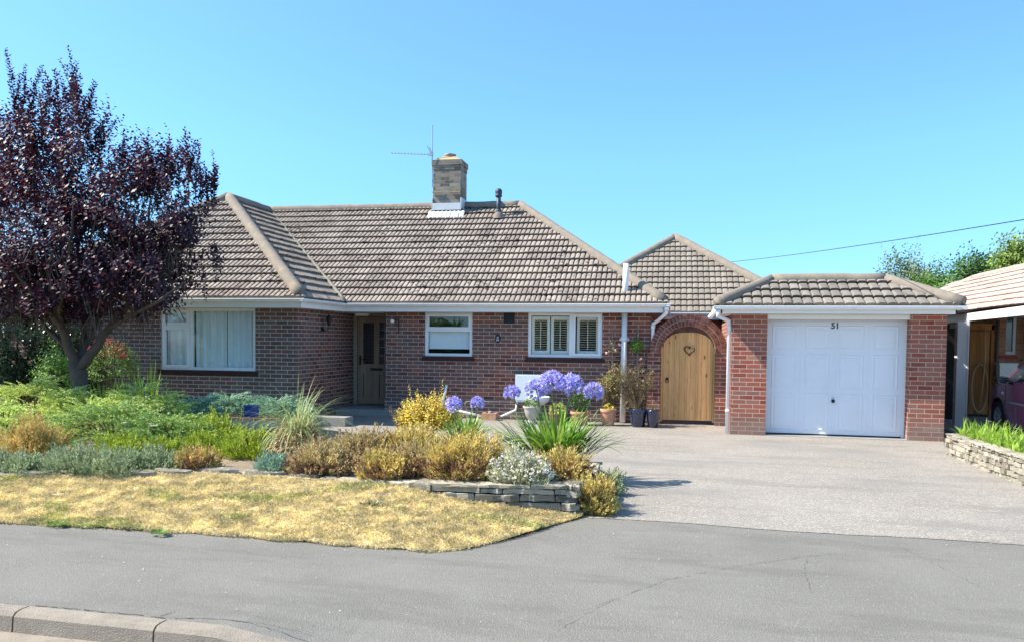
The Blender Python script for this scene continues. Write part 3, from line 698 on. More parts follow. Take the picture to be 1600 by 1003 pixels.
walls.poly([(-6.68,16.45,SOF-.02),(-5.64,16.45,SOF-.02),(-5.64,16.45,0),(-6.68,16.45,0)])
walls.build('brick_wall', M['brick'], house)
mb = MB(); holed_wall(mb, UL+.4, WR, 0, SOF, [WIN_W], mF(WF)); o = mb.build('brick_wall', M['brick_wing'], house); o['label'] = 'weathered grey-brown front wall of the wing'
# plinth with a projecting course, main front
mb = MB(); mb.box(-5.66, -.36, WM_-.018, WM_-.002, .02, .36); o = mb.build('brick_plinth', M['brick_wing'], house)
# sills: tile lip and brick-on-edge course
for nm, (a0, a1, b0, b1), v in (('sill', WIN_W, WF), ('sill', WIN_1, WM_), ('sill', WIN_2, WM_)):
    mb = MB(); mb.box(a0-.04, a1+.04, v-.035, v+.05, b0-.032, b0-.002); mb.box(a0-.06, a1+.06, v-.012, v-.001, b0-.10, b0-.034)
    mb.build(nm, plain('sill_tile', (.06,.022,.02), .6, .3, .2, 9, .1) if nm not in M else M[nm], house)
    M.setdefault('sill', bpy.data.materials['sill_tile'])

def frame_window(parent, a0, a1, b0, b1, mp, mull=(), cells=(), fw=.055, name='window'):
    """outer frame + mullions as one mesh, each opening sash and each pane a child; cells: (a0,a1,b0,b1,sash?)"""
    mb = MB()
    mbox(mb, mp, a0, a0+fw, b0, b1, .02, .09); mbox(mb, mp, a1-fw, a1, b0, b1, .02, .09)
    mbox(mb, mp, a0+fw, a1-fw, b1-fw, b1, .02, .09); mbox(mb, mp, a0+fw, a1-fw, b0, b0+fw, .02, .09)
    for m in mull: mbox(mb, mp, *m, .022, .088)
    f = mb.build(name, M['upvc'], parent, bevel=.004)
    for c in cells:
        x0, x1, y0, y1, s = c
        if s:
            mb = MB(); q = .05
            mbox(mb, mp, x0, x0+q, y0, y1, .004, .06); mbox(mb, mp, x1-q, x1, y0, y1, .004, .06)
            mbox(mb, mp, x0+q, x1-q, y1-q, y1, .004, .06); mbox(mb, mp, x0+q, x1-q, y0, y0+q, .004, .06)
            mb.build('sash', M['upvc'], f, bevel=.004); x0 += q; x1 -= q; y0 += q; y1 -= q
        mb = MB(); mb.poly([mp(x0, y0, .045), mp(x1, y0, .045), mp(x1, y1, .045), mp(x0, y1, .045)]); mb.build('pane', M['glass'], f)
    return f
a0, a1, b0, b1 = WIN_W
frame_window(house, a0, a1, b0, b1, mF(WF), [(-8.87,-8.80,b0+.055,b1-.055), (a0+.055,-8.87,1.73,1.79)], [(a0+.04,-8.86,1.78,b1-.04,1), (a0+.04,-8.86,b0+.04,1.74,1), (-8.80,a1-.055,b0+.055,b1-.055,0)])
a0, a1, b0, b1 = WIN_1
frame_window(house, a0, a1, b0, b1, mF(WM_), [(a0+.055,a1-.055,1.72,1.79)], [(a0+.03,a1-.03,1.76,b1-.03,1), (a0+.055,a1-.055,b0+.055,1.72,0)])
a0, a1, b0, b1 = WIN_2
w2 = frame_window(house, a0, a1, b0, b1, mF(WM_), [(-1.90,-1.81,b0+.055,b1-.055)], [(a0+.055,-1.90,b0+.055,b1-.055,0), (-1.83,a1-.03,b0+.03,b1-.03,1)])
# louvred shutters behind the glass
for s0, s1 in ((-2.65,-2.29),(-2.27,-1.90),(-1.76,-1.33)):
    mb = MB(); v0, v1, y0, y1 = WM_+.10, WM_+.125, b0+.06, b1-.07; q = .055
    mb.box(s0, s0+q, v0, v1, y0, y1); mb.box(s1-q, s1, v0, v1, y0, y1); mb.box(s0+q, s1-q, v0, v1, y1-.07, y1); mb.box(s0+q, s1-q, v0, v1, y0, y0+.07)
    z = y0+.10
    while z < y1-.09:
        mb.poly([(s0+q, v0-.02, z+.008), (s1-q, v0-.02, z+.008), (s1-q, v1+.02, z-.006), (s0+q, v1+.02, z-.006)])
        mb.poly([(s0+q, v0-.02, z+.013), (s1-q, v0-.02, z+.013), (s1-q, v1+.02, z-.001), (s0+q, v1+.02, z-.001)])
        z += .045
    mb.bar(((s0+s1)/2, v0-.025, y0+.1), ((s0+s1)/2, v0-.025, y1-.1), .012)
    mb.build('shutter', M['cream'], w2)
# rooms behind the windows
mb = MB(); mb.box(-12.6,-6.95,WF+.25,17.5,.05,2.3); mb.box(-5.3,-.6,WM_+.25,18.5,.05,2.3)
def strip_front(mb):
    k = [f for f in mb.f]; mb.f = []; uv = mb.uv; mb.uv = []; i = 0
    for n_, f in enumerate(k):
        keep = (n_ % 6) != 0
        if keep: mb.f.append(f); mb.uv += uv[i:i+len(f)]
        i += len(f)
strip_front(mb); mb.build('room', M['room'], house)
mb = MB(); mb.box(-3.2,-2.98,WM_+.03,WM_+.05,1.885,2.098); [mb.box(-3.2,-2.98,WM_+.01,WM_+.028,z,z+.012) for z in (1.90,1.93,1.96,1.99,2.02,2.05,2.08)]; mb.build('air_vent', M['black'], house)
# curtains and blind (things of their own: they hang inside)
def curtain(nm, u0, u1, z0, z1, v, lab, folds, amp, seed):
    mb = MB(); n = int((u1-u0)*90); rg = random.Random(seed); ph = [rg.uniform(0, 6) for _ in range(4)]
    pts = []
    for i in range(n+1):
        u = u0+(u1-u0)*i/n; d = amp*(sin(u*folds+ph[0]+1.5*sin(u*2.3+ph[1])) + .5*sin(u*folds*2.3+ph[2])); pts.append((u, v+d))
    for i in range(n):
        (p, q), (r, s_) = pts[i], pts[i+1]; mb.poly([(p,q,z0),(r,s_,z0),(r,s_,z1),(p,q,z1)])
    o = mb.build(nm, M['cloth']); o.rotation_euler = (0,0,AH); return tag(o, lab, 'curtain', 'curtains in the wing window')
curtain('curtain', -8.79, -8.15, .9, 2.08, WF+.14, 'pale gathered curtain at the left of the big fixed pane in the wing window', 38, .018, 1)
curtain('curtain', -8.13, -7.45, .9, 2.08, WF+.14, 'pale gathered curtain at the right of the big fixed pane in the wing window', 38, .018, 2)
curtain('curtain', -9.40, -8.85, .9, 2.08, WF+.14, 'pale net curtain behind the two opening lights at the left of the wing window', 26, .012, 3)
mb = MB(); mb.box(-4.76,-3.89,WM_+.12,WM_+.124,1.38,1.74); mb.tube([(-4.76,WM_+.122,1.38),(-3.89,WM_+.122,1.38)], .01); o = mb.build('roller_blind', M['blind']); o.rotation_euler = (0,0,AH)
tag(o, 'pale blue roller blind half drawn behind the lower glass of the small window', 'blind')

# front door in its recess
dv = 16.36
d = MB(); mp = mF(dv)
for q in ((-6.68,-6.60,.14,2.09,-.02,.08),(-5.72,-5.64,.14,2.09,-.02,.08),(-6.60,-5.72,2.03,2.09,-.02,.08)): mbox(d, mp, *q)
d.build('door_frame', M['doorframe'], house)
d = MB()
mbox(d, mp, -6.59,-6.47,.16,2.02,0,.05); mbox(d, mp, -5.85,-5.73,.16,2.02,0,.05); mbox(d, mp, -6.22,-6.10,.16,2.02,0,.05)
mbox(d, mp, -6.47,-6.22,1.90,2.02,0,.05); mbox(d, mp, -6.10,-5.85,1.90,2.02,0,.05)
mbox(d, mp, -6.47,-6.22,.80,1.02,0,.05); mbox(d, mp, -6.10,-5.85,.80,1.02,0,.05); mbox(d, mp, -6.47,-6.22,.16,.30,0,.05); mbox(d, mp, -6.10,-5.85,.16,.30,0,.05)
mbox(d, mp, -6.46,-6.23,.30,.80,.02,.04); mbox(d, mp, -6.09,-5.86,.30,.80,.02,.04); mbox(d, mp, -6.42,-6.27,.35,.75,.008,.02); mbox(d, mp, -6.05,-5.90,.35,.75,.008,.02)
door = d.build('front_door', M['doorwood'], house)
for a in (-6.47, -6.10):
    g = MB(); g.poly([mp(a,1.02,.03),mp(a+.25,1.02,.03),mp(a+.25,1.9,.03),mp(a,1.9,.03)]); g.build('pane', M['carglass'], door)
g = MB(); g.bar(mp(-5.98,1.02,.02), mp(-5.98,1.9,.02), .008); [g.bar(mp(-6.1,z,.02), mp(-5.85,z,.02), .008) for z in (1.2,1.38,1.56,1.74)]; g.build('leading', M['lead'], door)
g = MB(); mbox(g, mp, -6.30,-6.02,.88,.93,-.008,.0); g.build('letter_plate', M['black'], door)
g = MB(); mbox(g, mp, -6.55,-6.51,1.0,1.2,-.008,0); g.tube([mp(-6.53,1.12,-.01), mp(-6.53,1.12,-.05), mp(-6.42,1.12,-.05)], .009); g.build('handle', M['black'], door)
g = MB(); g.box(-6.66,-5.3,15.35,16.38,.0,.13); g.build('door_step', M['slab'], house, bevel=.01)
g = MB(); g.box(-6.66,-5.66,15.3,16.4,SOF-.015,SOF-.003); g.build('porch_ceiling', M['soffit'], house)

# roof slopes
zE, zT = ZE+.0, ZR-.10; rise = zT-zE; run = H_-.05
AE = .05
apexW = (UW-H_, VW+H_); apexM = (UR-H_, VM+H_)
o = tiled('roof_slope', M['tile'], house, (UL, VW+AE, zE), (UW, VW+AE, zE), (0, 1), rise, run, [((UW,VW,0),(1,1,0)), ((UL,VW,0),(-1,1,0))])
o = tiled('roof_slope', M['tile'], house, (UW-AE, VW, zE), (UW-AE, VB, zE), (-1, 0), rise, run, [((UW,VW,0),(-1,-1,0)), ((UW,VM,0),(1,1,0))])
o = tiled('roof_slope', M['tile'], house, (UW-H_, VM+AE, zE), (UR, VM+AE, zE), (0, 1), rise, run, [((UW,VM,0),(-1,-1,0)), ((UR,VM,0),(1,1,0))])
mb = MB()
mb.poly([(UR-AE,VM,zE),(UR-AE,VB,zE),(apexM[0],apexM[1],zT)], [(0,0),(7,0),(3.5,4.2)])
mb.poly([(UL,VB,zE),(UR,VB,zE),(apexM[0],apexM[1],zT),(UW-H_,VM+H_,zT)], [(0,0),(13,0),(10,4.2),(3.5,4.2)])
mb.poly([(UL,VW,zE),(UL,VB,zE),(UW-H_,VM+H_,zT),(UW-H_,VW+H_,zT)], [(0,0),(9,0),(5,4.2),(3.5,4.2)])
mb.build('roof_slope', M['tile'], house)
zc = ZR-.115
ridge('ridge_tiles', [(UW-H_, VW+H_, zc), (UW-H_, VM+H_, zc)], .115, house)
ridge('ridge_tiles', [(UW-H_, VM+H_, zc), (apexM[0], apexM[1], zc)], .115, house)
ridge('hip_tiles', [(UW-.12, VW+.12, ZE+.06), (apexW[0], apexW[1], zc+.01)], .122, house)
ridge('hip_tiles', [(UL+.12, VW+.12, ZE+.06), (apexW[0], apexW[1], zc+.01)], .125, house)
ridge('hip_tiles', [(UR-.12, VM+.12, ZE+.06), (apexM[0], apexM[1], zc+.01)], .108, house)
ridge('hip_tiles', [(UR-.12, VB-.12, ZE+.06), (apexM[0], apexM[1], zc+.01)], .108, house)
ridge('valley_mortar', [(UW-.04, VM+.02, ZE+.05), (UW-H_, VM+H_, zT+.02)], .045, house, plain('mossy_mortar', (.26,.235,.18), .95, .1, .4, 20, .6))
# eaves
mb = MB(); f = .12
def fasc(mb, pts, z0, z1, t=.02, setb=.12):
    for a, b in zip(pts[:-1], pts[1:]):
        mb.bar((a[0], a[1], (z0+z1)/2), (b[0], b[1], (z0+z1)/2), t, z1-z0)
fasc(mb, [(UL+.12,VW+.13),(UW-.12,VW+.13)], SOF, ZE-.015); fasc(mb, [(UW-.13,VW+.12),(UW-.13,VM+.13)], SOF, ZE-.015); fasc(mb, [(UW-.12,VM+.13),(UR-.12,VM+.13)], SOF, ZE-.015); fasc(mb, [(UR-.13,VM+.12),(UR-.13,VB-.1)], SOF, ZE-.015)
mb.build('fascia_board', M['fascia'], house)
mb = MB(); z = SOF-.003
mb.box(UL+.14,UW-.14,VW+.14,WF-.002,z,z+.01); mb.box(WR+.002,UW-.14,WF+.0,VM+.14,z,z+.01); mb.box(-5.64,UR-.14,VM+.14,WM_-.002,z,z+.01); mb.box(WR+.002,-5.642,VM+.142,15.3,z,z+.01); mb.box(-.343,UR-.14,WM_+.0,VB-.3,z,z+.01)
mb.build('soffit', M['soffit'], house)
g_ = .056
gutter([(UL,VW+g_),(UW-.0,VW+g_)], house, ZE); gutter([(UW-g_,VW+.0),(UW-g_,VM+.05)], house, ZE); gutter([(UW-.05,VM+g_),(UR,VM+g_)], house, ZE, clips=1.02); gutter([(UR-g_,VM),(UR-g_,VB)], house, ZE)
# chimney with its pot and flashing
ch = MB(); c0, c1, q0, q1 = -5.46, -4.80, 18.15, 18.72
ch.box(c0, c1, q0, q1, 4.3, 5.50); ch.box(c0-.012, c1+.012, q0-.012, q1+.012, 5.502, 5.60); ch.box(c0-.03, c1+.03, q0-.03, q1+.03, 5.602, 5.72)
chim = ch.build('chimney', M['brick_chimney'], house)
for a in (c0-.02, c1-.24):
    mb = MB(); mb.box(a, a+.24, q0-.05, q0-.014, 4.96, 4.985); mb.build('weathering_slate', M['chim_cap'], chim)
mb = MB(); n = 5; r0 = [(c0-.01,q0-.01),(c1+.01,q0-.01),(c1+.01,q1+.01),(c0-.01,q1+.01)]; cx, cy = (c0+c1)/2, (q0+q1)/2
r1 = [((x-cx)*.42+cx, (y-cy)*.42+cy) for x, y in r0]
for i in range(4):
    j = (i+1) % 4; mb.poly([(*r0[i],5.721),(*r0[j],5.721),(*r1[j],5.83),(*r1[i],5.83)])
mb.poly([(*p,5.83) for p in r1]); mb.build('mortar_cap', M['chim_cap'], chim)
mb = MB(); mb.lathe((cx,cy,5.80), [(.13,0),(.13,.06),(.14,.07),(.14,.10),(.12,.10),(.11,.02),(0,.02)], 20); mb.build('chimney_pot', M['clay'], chim, True)
mb = MB(); mb.box(c0-.02,c1+.02,q0-.03,q0-.013,4.56,4.72)
sl_ = rise/run; n = 26
for i in range(n):   # lead apron dressed down over the tiles
    x0 = c0-.09+(c1-c0+.2)*i/n; x1 = c0-.09+(c1-c0+.2)*(i+1)/n; h0 = .055+.012*sin(i*2.1); h1 = .055+.012*sin((i+1)*2.1); yb = q0-.19-.03*sin(i*3.1); zf = lambda y: zE+(y-VM-AE)*sl_
    mb.poly([(x0,yb,zf(yb)+h0*.8),(x1,yb,zf(yb)+h1*.8),(x1,q0-.02,zf(q0)+h1+.05),(x0,q0-.02,zf(q0)+h0+.05)])
mb.box(c1+.005,c1+.03,q0-.03,q1,4.6,4.84); mb.box(c0-.03,c0-.005,q0-.03,q1,4.6,4.84)
mb.build('flashing', M['lead'], chim)
# roof vent pipe
mb = MB(); P = Vector((-3.86, 18.0, 0)); mb.tube([P+Vector((0,0,4.3)), P+Vector((0,0,4.86))], .052, 14); mb.tube([P+Vector((0,0,4.45)), P+Vector((0,0,4.52))], .065, 14)
mb.lathe(P+Vector((0,0,4.80)), [(.055,0),(.078,.015),(.078,.05),(.07,.06),(.082,.10),(.078,.15),(.05,.19),(0,.20)], 16)
vp = mb.build('vent_pipe', M['pot_grey'], house, True)
mb = MB(); mb.lathe(P+Vector((0,0,4.36)), [(.14,-.05),(.10,.05),(.07,.10),(.055,.11)], 14); mb.build('collar', M['ridge'], vp, True)
# white soil pipe up the wall and through the eave
mb = MB(); x, y = -.83, 15.42
mb.tube([(x-.01,y,.02),(x,y,2.10)], .054, 16); mb.tube([(x+.002,y-.0,2.3),(x+.012,y,3.03)], .054, 16)
for z in (1.55, .75): mb.tube([(x,y,z),(x,y,z+.10)], .064, 16); mb.box(x-.09,x+.09,y+.02,y+.078,z+.02,z+.07)
mb.tube([(x,y,2.10),(x,y,2.3)], .054, 16, False)
mb.build('soil_pipe', M['upvc'], house, True)
# gutter downpipe at the right corner
mb = MB(); mb.tube([(UR-.07,VM+.06,ZE-.06),(UR-.07,VM+.06,ZE-.16),(-.20,15.35,1.96),(-.29,15.44,1.90),(-.295,15.445,1.80),(-.295,15.445,.05)], .034, 12); mb.tube([(-.295,15.445,1.80),(-.295,15.445,1.88)], .042, 12)
mb.tube([(UR-.07,VM+.06,ZE-.05),(UR-.07,VM+.06,ZE-.13)], .045, 12)
mb.build('downpipe', M['upvc_old'], house, True)
# waste pipes along the foot of the wall
mb = MB(); wv = WM_-.05
def HL(x, y, v):
    dl = loc(ray(x, y)); q = dl*(v/dl.y); q.z += CH; return q
mb.tube([HL(698,601,wv), HL(692,625,wv), HL(690,640,wv)], .028, 10); mb.tube([HL(700,638,wv-.03), HL(755,650,wv-.1)], .024, 10); mb.tube([HL(777,653,wv-.1), HL(806,640,wv-.03), HL(808,628,wv-.02)], .024, 10)
mb.build('waste_pipe', M['upvc'], house, True)
mb = MB(); mb.tube([HL(727,634,wv), HL(727,627.5,wv), HL(731,626.5,wv), HL(803,627.5,wv)], .009, 8); mb.build('gas_pipe', M['copper'], house, True)

# ------------------------------------------------------------------ rear hipped roof behind the gate
RV, RH = 19.3, 3.2
ra = loc(atY(1055, 366, RV+RH)); ru = ra.x; rz = ra.z
rear = thing('rear_extension', (0, 0, 0), 'rear brick extension with a steep hipped tiled roof seen above the arched gate', 'house', None, AH)
rE = 2.24
o = tiled('roof_slope', M['tile_rear'], rear, (ru-RH, RV+.05, rE), (ru+RH, RV+.05, rE), (0,1), rz-.1-rE, RH-.05, [((ru-RH,RV,0),(-1,1,0)), ((ru+RH,RV,0),(1,1,0))], pitch=.14, amp=.014, lip=.042)
mb = MB(); zz = rz-.1
mb.poly([(ru-RH,RV,rE),(ru-RH,RV+8,rE),(ru,RV+8,zz),(ru,RV+RH,zz)], [(0,0),(8,0),(8,4),(3.2,4)]); mb.poly([(ru+RH,RV,rE),(ru+RH,RV+8,rE),(ru,RV+8,zz),(ru,RV+RH,zz)], [(0,0),(8,0),(8,4),(3.2,4)])
mb.build('roof_slope', M['tile_rear'], rear)
ridge('hip_tiles', [(ru-RH+.1,RV+.1,rE+.06),(ru,RV+RH,rz-.1)], .12, rear); ridge('hip_tiles', [(ru+RH-.1,RV+.1,rE+.06),(ru,RV+RH,rz-.1)], .13, rear); ridge('ridge_tiles', [(ru,RV+RH,rz-.11),(ru,RV+8,rz-.11)], .115, rear)
mb = MB(); wl = RV+.45; holed_wall(mb, ru-RH+.4, ru+RH-.4, 0, 2.1, [(ru-.1, ru+1.0, .1, 2.0)], mF(wl)); mb.build('brick_wall', M['brick'], rear)
mb = MB(); mb.box(ru-.1, ru+1.0, wl+.05, wl+.1, .1, 2.0); mb.build('back_door', M['doorwood'], rear)
mb = MB(); mb.bar((ru-RH,RV+.13,2.16),(ru+RH,RV+.13,2.16), .02, .15); mb.box(ru-RH+.1,ru+RH-.1,RV+.14,wl,2.09,2.10); mb.build('fascia_board', M['fascia'], rear)
gutter([(ru-RH,RV+.056),(ru+RH,RV+.056)], rear, 2.235)

# ------------------------------------------------------------------ brick arch and gate
AC, AZ, RO, RI = .365, 1.36, .72, .50; av = 15.40
arch = thing('brick_arch', (0,0,0), 'red-brick garden arch with two rings of brick around the pine gate', 'arch', None, AH)
for x0, x1 in ((-.385, AC-RI), (AC+RI, 1.075)):
    mb = MB(); mb.box(x0, x1, av, av+.22, 0, AZ-.01, off=.06); mb.build('pier', M['brick'], arch)
mb = MB(); mo = MB(); rg = random.Random(9)
for ring, (ra0, ra1, nb) in enumerate(((RI+.003, RI+.103, 26), (RI+.115, RO, 31))):
    for k in range(nb):
        g0 = PI*(k+.07)/nb; g1 = PI*(k+.93)/nb; j = rg.uniform(-.004,.004)
        P = [(AC-cos(a)*r, z_, AZ+sin(a)*r) for z_ in (av-.008+j, av+.215) for r, a in ((ra0,g0),(ra1,g0),(ra1,g1),(ra0,g1))]
        i0 = len(mb.v); 
        for q in ((0,1,2,3),(7,6,5,4),(0,4,5,1),(1,5,6,2),(2,6,7,3),(3,7,4,0)):
            i1 = len(mb.v); mb.v += [P[i] for i in q]; mb.f.append((i1,i1+1,i1+2,i1+3)); mb.uv += [(0,0)]*4
n = 40
for k in range(n):
    a, b = PI*k/n, PI*(k+1)/n
    for z_, s_ in ((av, 1), (av+.21, -1)):
        P = [(AC-cos(t)*r, z_, AZ+sin(t)*r) for r, t in ((RI-.0,a),(RO-.004,a),(RO-.004,b),(RI-.0,b))]; mo.poly(P[::s_])
    for r in (RI, RO-.004): mo.poly([(AC-cos(a)*r,av,AZ+sin(a)*r),(AC-cos(b)*r,av,AZ+sin(b)*r),(AC-cos(b)*r,av+.21,AZ+sin(b)*r),(AC-cos(a)*r,av+.21,AZ+sin(a)*r)])
am, nn_ = newmat('arch_brick'); cc = coordnode(nn_); f = noisen(nn_, cc, 9, 3); r = ramp(nn_, [(.3,(.09,.035,.03)),(.5,(.19,.075,.055)),(.7,(.27,.13,.10))]); nn_.links.new(f, r.inputs[0]); f2 = noisen(nn_, cc, 70, 3); finish(nn_, mixc(nn_, .4, r.outputs[0], mixc(nn_, f2, (.1,.1,.1), (.9,.9,.9)), 'OVERLAY'), .9, .2, f2, .5, .005)
mb.build('voussoir_ring', am, arch); mo.build('arch_mortar', plain('arch_mortar', (.55,.46,.38), .95, .1, .2, 20, .3), arch)

GU0, GU1 = AC-RI+.012, AC+RI-.012
gate = thing('wooden_gate', wor(AC, av+.13, .05), 'closed pine board gate with a curved top under the brick arch', 'gate', None, AH)
gc = 0.0; hw = (GU1-GU0)/2-.03; zs, zt_ = 1.37, 1.69
mb = MB(); nb = 9; bw = 2*hw/nb
def gtop(x): q = max(0, 1-(abs(x)/(hw+.02))**2.6); return zs+(zt_-zs)*q**.5
for i in range(nb):
    x0 = -hw+i*bw+.002; x1 = -hw+(i+1)*bw-.002; m = 5; xs_ = [x0+(x1-x0)*k/m for k in range(m+1)]; j = rg.uniform(-.002,.002)
    F = [(x0,j-.0,.03)]+[(x1,j,.03)]+[(x,j,gtop(x)) for x in reversed(xs_)]
    mb.poly(F); mb.poly([(p[0],.022,p[2]) for p in F][::-1])
    for a, b in zip(F, F[1:]+F[:1]): mb.poly([a, (a[0],.022,a[2]), (b[0],.022,b[2]), b])
mb.build('gate_boards', M['gatewood'], gate)
mb = MB(); mb.box(-hw,hw,.024,.06,.25,.37); mb.box(-hw,hw,.024,.06,1.15,1.27); mb.bar((-hw+.1,.045,.4),(hw-.1,.045,1.12),.035,.1,Vector((0,1,0))); mb.build('brace', M['gatewood'], gate)
for a_ in (hw+.004, -hw-.04):
    mb = MB(); mb.box(a_,a_+.036,-.01,.06,.0,1.42); mb.build('gate_post', M['gatewood'], gate)
mb = MB(); hx = -hw+.075; hz = .80
mb.lathe((0,0,0), [(0,0)]*2, 3) if False else None
mb.tube([(hx+.028*cos(a), -.018, hz-.03+.03*sin(a)) for a in [2*PI*k/16 for k in range(17)]], .006, 6); mb.tube([(hx,-.02,hz+.01),(hx,0,hz+.01)], .028, 14)
mb.build('ring_handle', M['black'], gate, True)
# heart wreath
p = HL(1077, 547, av+.115); ht = thing('heart_wreath', wor(p.x, p.y, p.z), 'brown twig heart wreath hanging on the pine gate', 'wreath', None, AH)
mb = MB()
for s in range(7):
    rg = random.Random(60+s); P = []
    for k in range(41):
        t = 2*PI*k/40; x = 16*sin(t)**3; y = 13*cos(t)-5*cos(2*t)-2*cos(3*t)-cos(4*t); P.append((x*.0058+rg.uniform(-.006,.006), rg.uniform(-.015,.012), y*.0058+rg.uniform(-.006,.006)))
    mb.tube(P, .0055, 5)
mb.build('twig_heart', plain('wreath_twig', (.13,.05,.035), .9, .1, .4, 40, .3), ht)
mb = MB(); rg = random.Random(3)
for k in range(22): mb.leaf(Vector((.045+rg.uniform(-.025,.03), -.02, .035+rg.uniform(-.04,.03))), Vector((rg.uniform(-1,1),-.4,rg.uniform(-1,1))).normalized(), Vector((0,-1,.3)), .035, .025)
mb.build('dried_petals', M['santolina'], ht)
mb = MB(); mb.tube([(0,0,.03),(0,.0,.16)], .002, 4); mb.build('hanging_string', M['stem'], ht)

# ------------------------------------------------------------------ the garage
GY = 14.09; GX0, GX1 = .652, 3.98; DX0, DX1 = 1.222, 3.438; GE = 13.74
gar = thing('garage', (0,0,0), 'red-brick single garage with a white panelled up-and-over door numbered 51', 'garage')
for a_, b_, o_ in ((GX0, DX0, 0), (DX1, GX1, .03)):
    mb = MB(); mb.box(a_, b_, GY, GY+.215, 0, 2.045, off=o_); mb.build('brick_pillar', M['brick_garage'], gar)
mb = MB(); mb.box(GX0+.004, GX0+.11, GY+.216, 19.2, 0, 2.045); mb.box(GX1-.11, GX1-.004, GY+.216, 19.2, 0, 2.045); mb.box(GX0+.111, GX1-.111, 19.1, 19.2, 0, 2.045)
mb.build('side_wall', M['brick_garage'], gar)
mb = MB(); mb.box(DX0-.03, DX0+.03, GY+.216, GY+.27, 0, 1.97); mb.box(DX1-.045, DX1+.03, GY+.216, GY+.27, 0, 1.97); mb.box(DX0+.001, DX1-.001, GY+.02, GY+.12, 1.96, 2.044)
mb.build('door_frame', M['fascia'], gar)
# door leaf: four columns by three rows of raised and fielded panels
L0, L1, Z0, Z1 = DX0+.032, DX1-.047, .035, 1.98; yd = GY+.225
mb = MB(); mb.box(L0, L1, yd, yd+.03, Z0, Z1)
W4 = (L1-L0)/4; rows = [(.10,.72),(.80,1.38),(1.46,1.86)]
def bevpanel(mb, x0, x1, z0, z1, y, dep, wd):
    """raised moulding ring then field"""
    R = lambda k, yy: [(x0+k,yy,z0+k),(x1-k,yy,z0+k),(x1-k,yy,z1-k),(x0+k,yy,z1-k)]
    rings = [R(0,y-.0005), R(wd*.4,y-dep), R(wd,y-dep), R(wd*1.6,y-.001), R(wd*2.6, y-.001), R(wd*3.4, y-dep*.8)]
    for A, B in zip(rings[:-1], rings[1:]):
        for i in range(4): j = (i+1) % 4; mb.poly([A[i],A[j],B[j],B[i]])
    mb.poly(rings[-1])
for c in range(4):
    for z0, z1 in rows: bevpanel(mb, L0+c*W4+.07, L0+(c+1)*W4-.07, z0, z1, yd, .007, .02)
for c in (1, 2, 3):
    x = L0+c*W4
    for dx in ((-.03,-.022),(.022,.03)) if c == 2 else ((-.004,.004),): mb.box(x+dx[0], x+dx[1], yd-.005, yd+.001, Z0, Z1)
leaf_ = mb.build('garage_door', M['door_white'], gar)
mb = MB(); mb.box(L0, L1, yd+.0, yd+.02, .006, .032); mb.build('rubber_seal', M['black'], leaf_)
mb = MB(); hx = L0+2*W4+.0; hz = atY(1303,626,yd).z
mb.tube([(hx,yd-.004,hz),(hx,yd-.02,hz)], .03, 18); mb.tube([(hx,yd-.02,hz),(hx,yd-.045,hz)], .02, 14); mb.tube([(hx,yd-.02,hz+.05),(hx,yd-.0,hz+.05)], .006, 8)
mb.build('door_handle', M['black'], leaf_, True)
q = atY(1305,509.5,yd); text('house_number', '51', .135, (q.x, yd-.004, q.z), 0, M['black'], leaf_, .003)
mb = MB(); mb.box(DX0, DX1, GY-.02, GY+.26, -.0, .012); mb.build('threshold', M['slab'], gar)
# canopy roof
EL, ER = .335, 4.17; Hg, gz0, gz1 = 1.0, 2.165, 2.755
o = tiled('roof_slope', M['tile_grey'], gar, (EL, GE+.05, gz0), (ER, GE+.05, gz0), (0,1), gz1-.09-gz0, Hg-.05, [((EL,GE,0),(-1,1,0)), ((ER,GE,0),(1,1,0))], pitch=.158, gauge=.29, amp=.016, lip=.044)
mb = MB(); zz = gz1-.09
mb.poly([(EL,GE,gz0),(EL,GE+2*Hg,gz0),(EL+Hg,GE+Hg,zz)], [(0,0),(2,0),(1,1)]); mb.poly([(ER,GE,gz0),(ER,GE+2*Hg,gz0),(ER-Hg,GE+Hg,zz)], [(0,0),(2,0),(1,1)]); mb.poly([(EL,GE+2*Hg,gz0),(ER,GE+2*Hg,gz0),(ER-Hg,GE+Hg,zz),(EL+Hg,GE+Hg,zz)], [(0,0),(4,0),(3,1),(1,1)])
mb.build('roof_slope', M['tile_grey'], gar)
mb = MB(); mb.box(EL+.2, ER-.2, GE+2*Hg-.3, 19.3, 2.10, 2.16); mb.build('flat_roof', M['road'], gar)
ridge('hip_tiles', [(EL+.06,GE+.06,gz0+.055),(EL+Hg,GE+Hg,gz1-.10)], .10, gar); ridge('hip_tiles', [(ER-.06,GE+.06,gz0+.055),(ER-Hg,GE+Hg,gz1-.10)], .10, gar); ridge('ridge_tiles', [(EL+Hg,GE+Hg,gz1-.10),(ER-Hg,GE+Hg,gz1-.10)], .105, gar)
mb = MB(); zb = 2.042
mb.bar((EL+.12,GE+.13,(zb+2.15)/2),(ER-.12,GE+.13,(zb+2.15)/2),.02,2.15-zb); mb.bar((EL+.13,GE+.12,(zb+2.15)/2),(EL+.13,GE+1.9,(zb+2.15)/2),.02,2.15-zb); mb.bar((ER-.13,GE+.12,(zb+2.15)/2),(ER-.13,GE+1.9,(zb+2.15)/2),.02,2.15-zb)
mb.box(EL+.142, ER-.142, GE+.142, GY-.002, zb+.004, zb+.012); mb.box(EL+.142, GX0-.002, GY-.001, GE+1.9, zb+.004, zb+.012); mb.box(GX1+.002, ER-.142, GY-.001, GE+1.9, zb+.004, zb+.012)
mb.build('fascia_board', M['fascia'], gar)
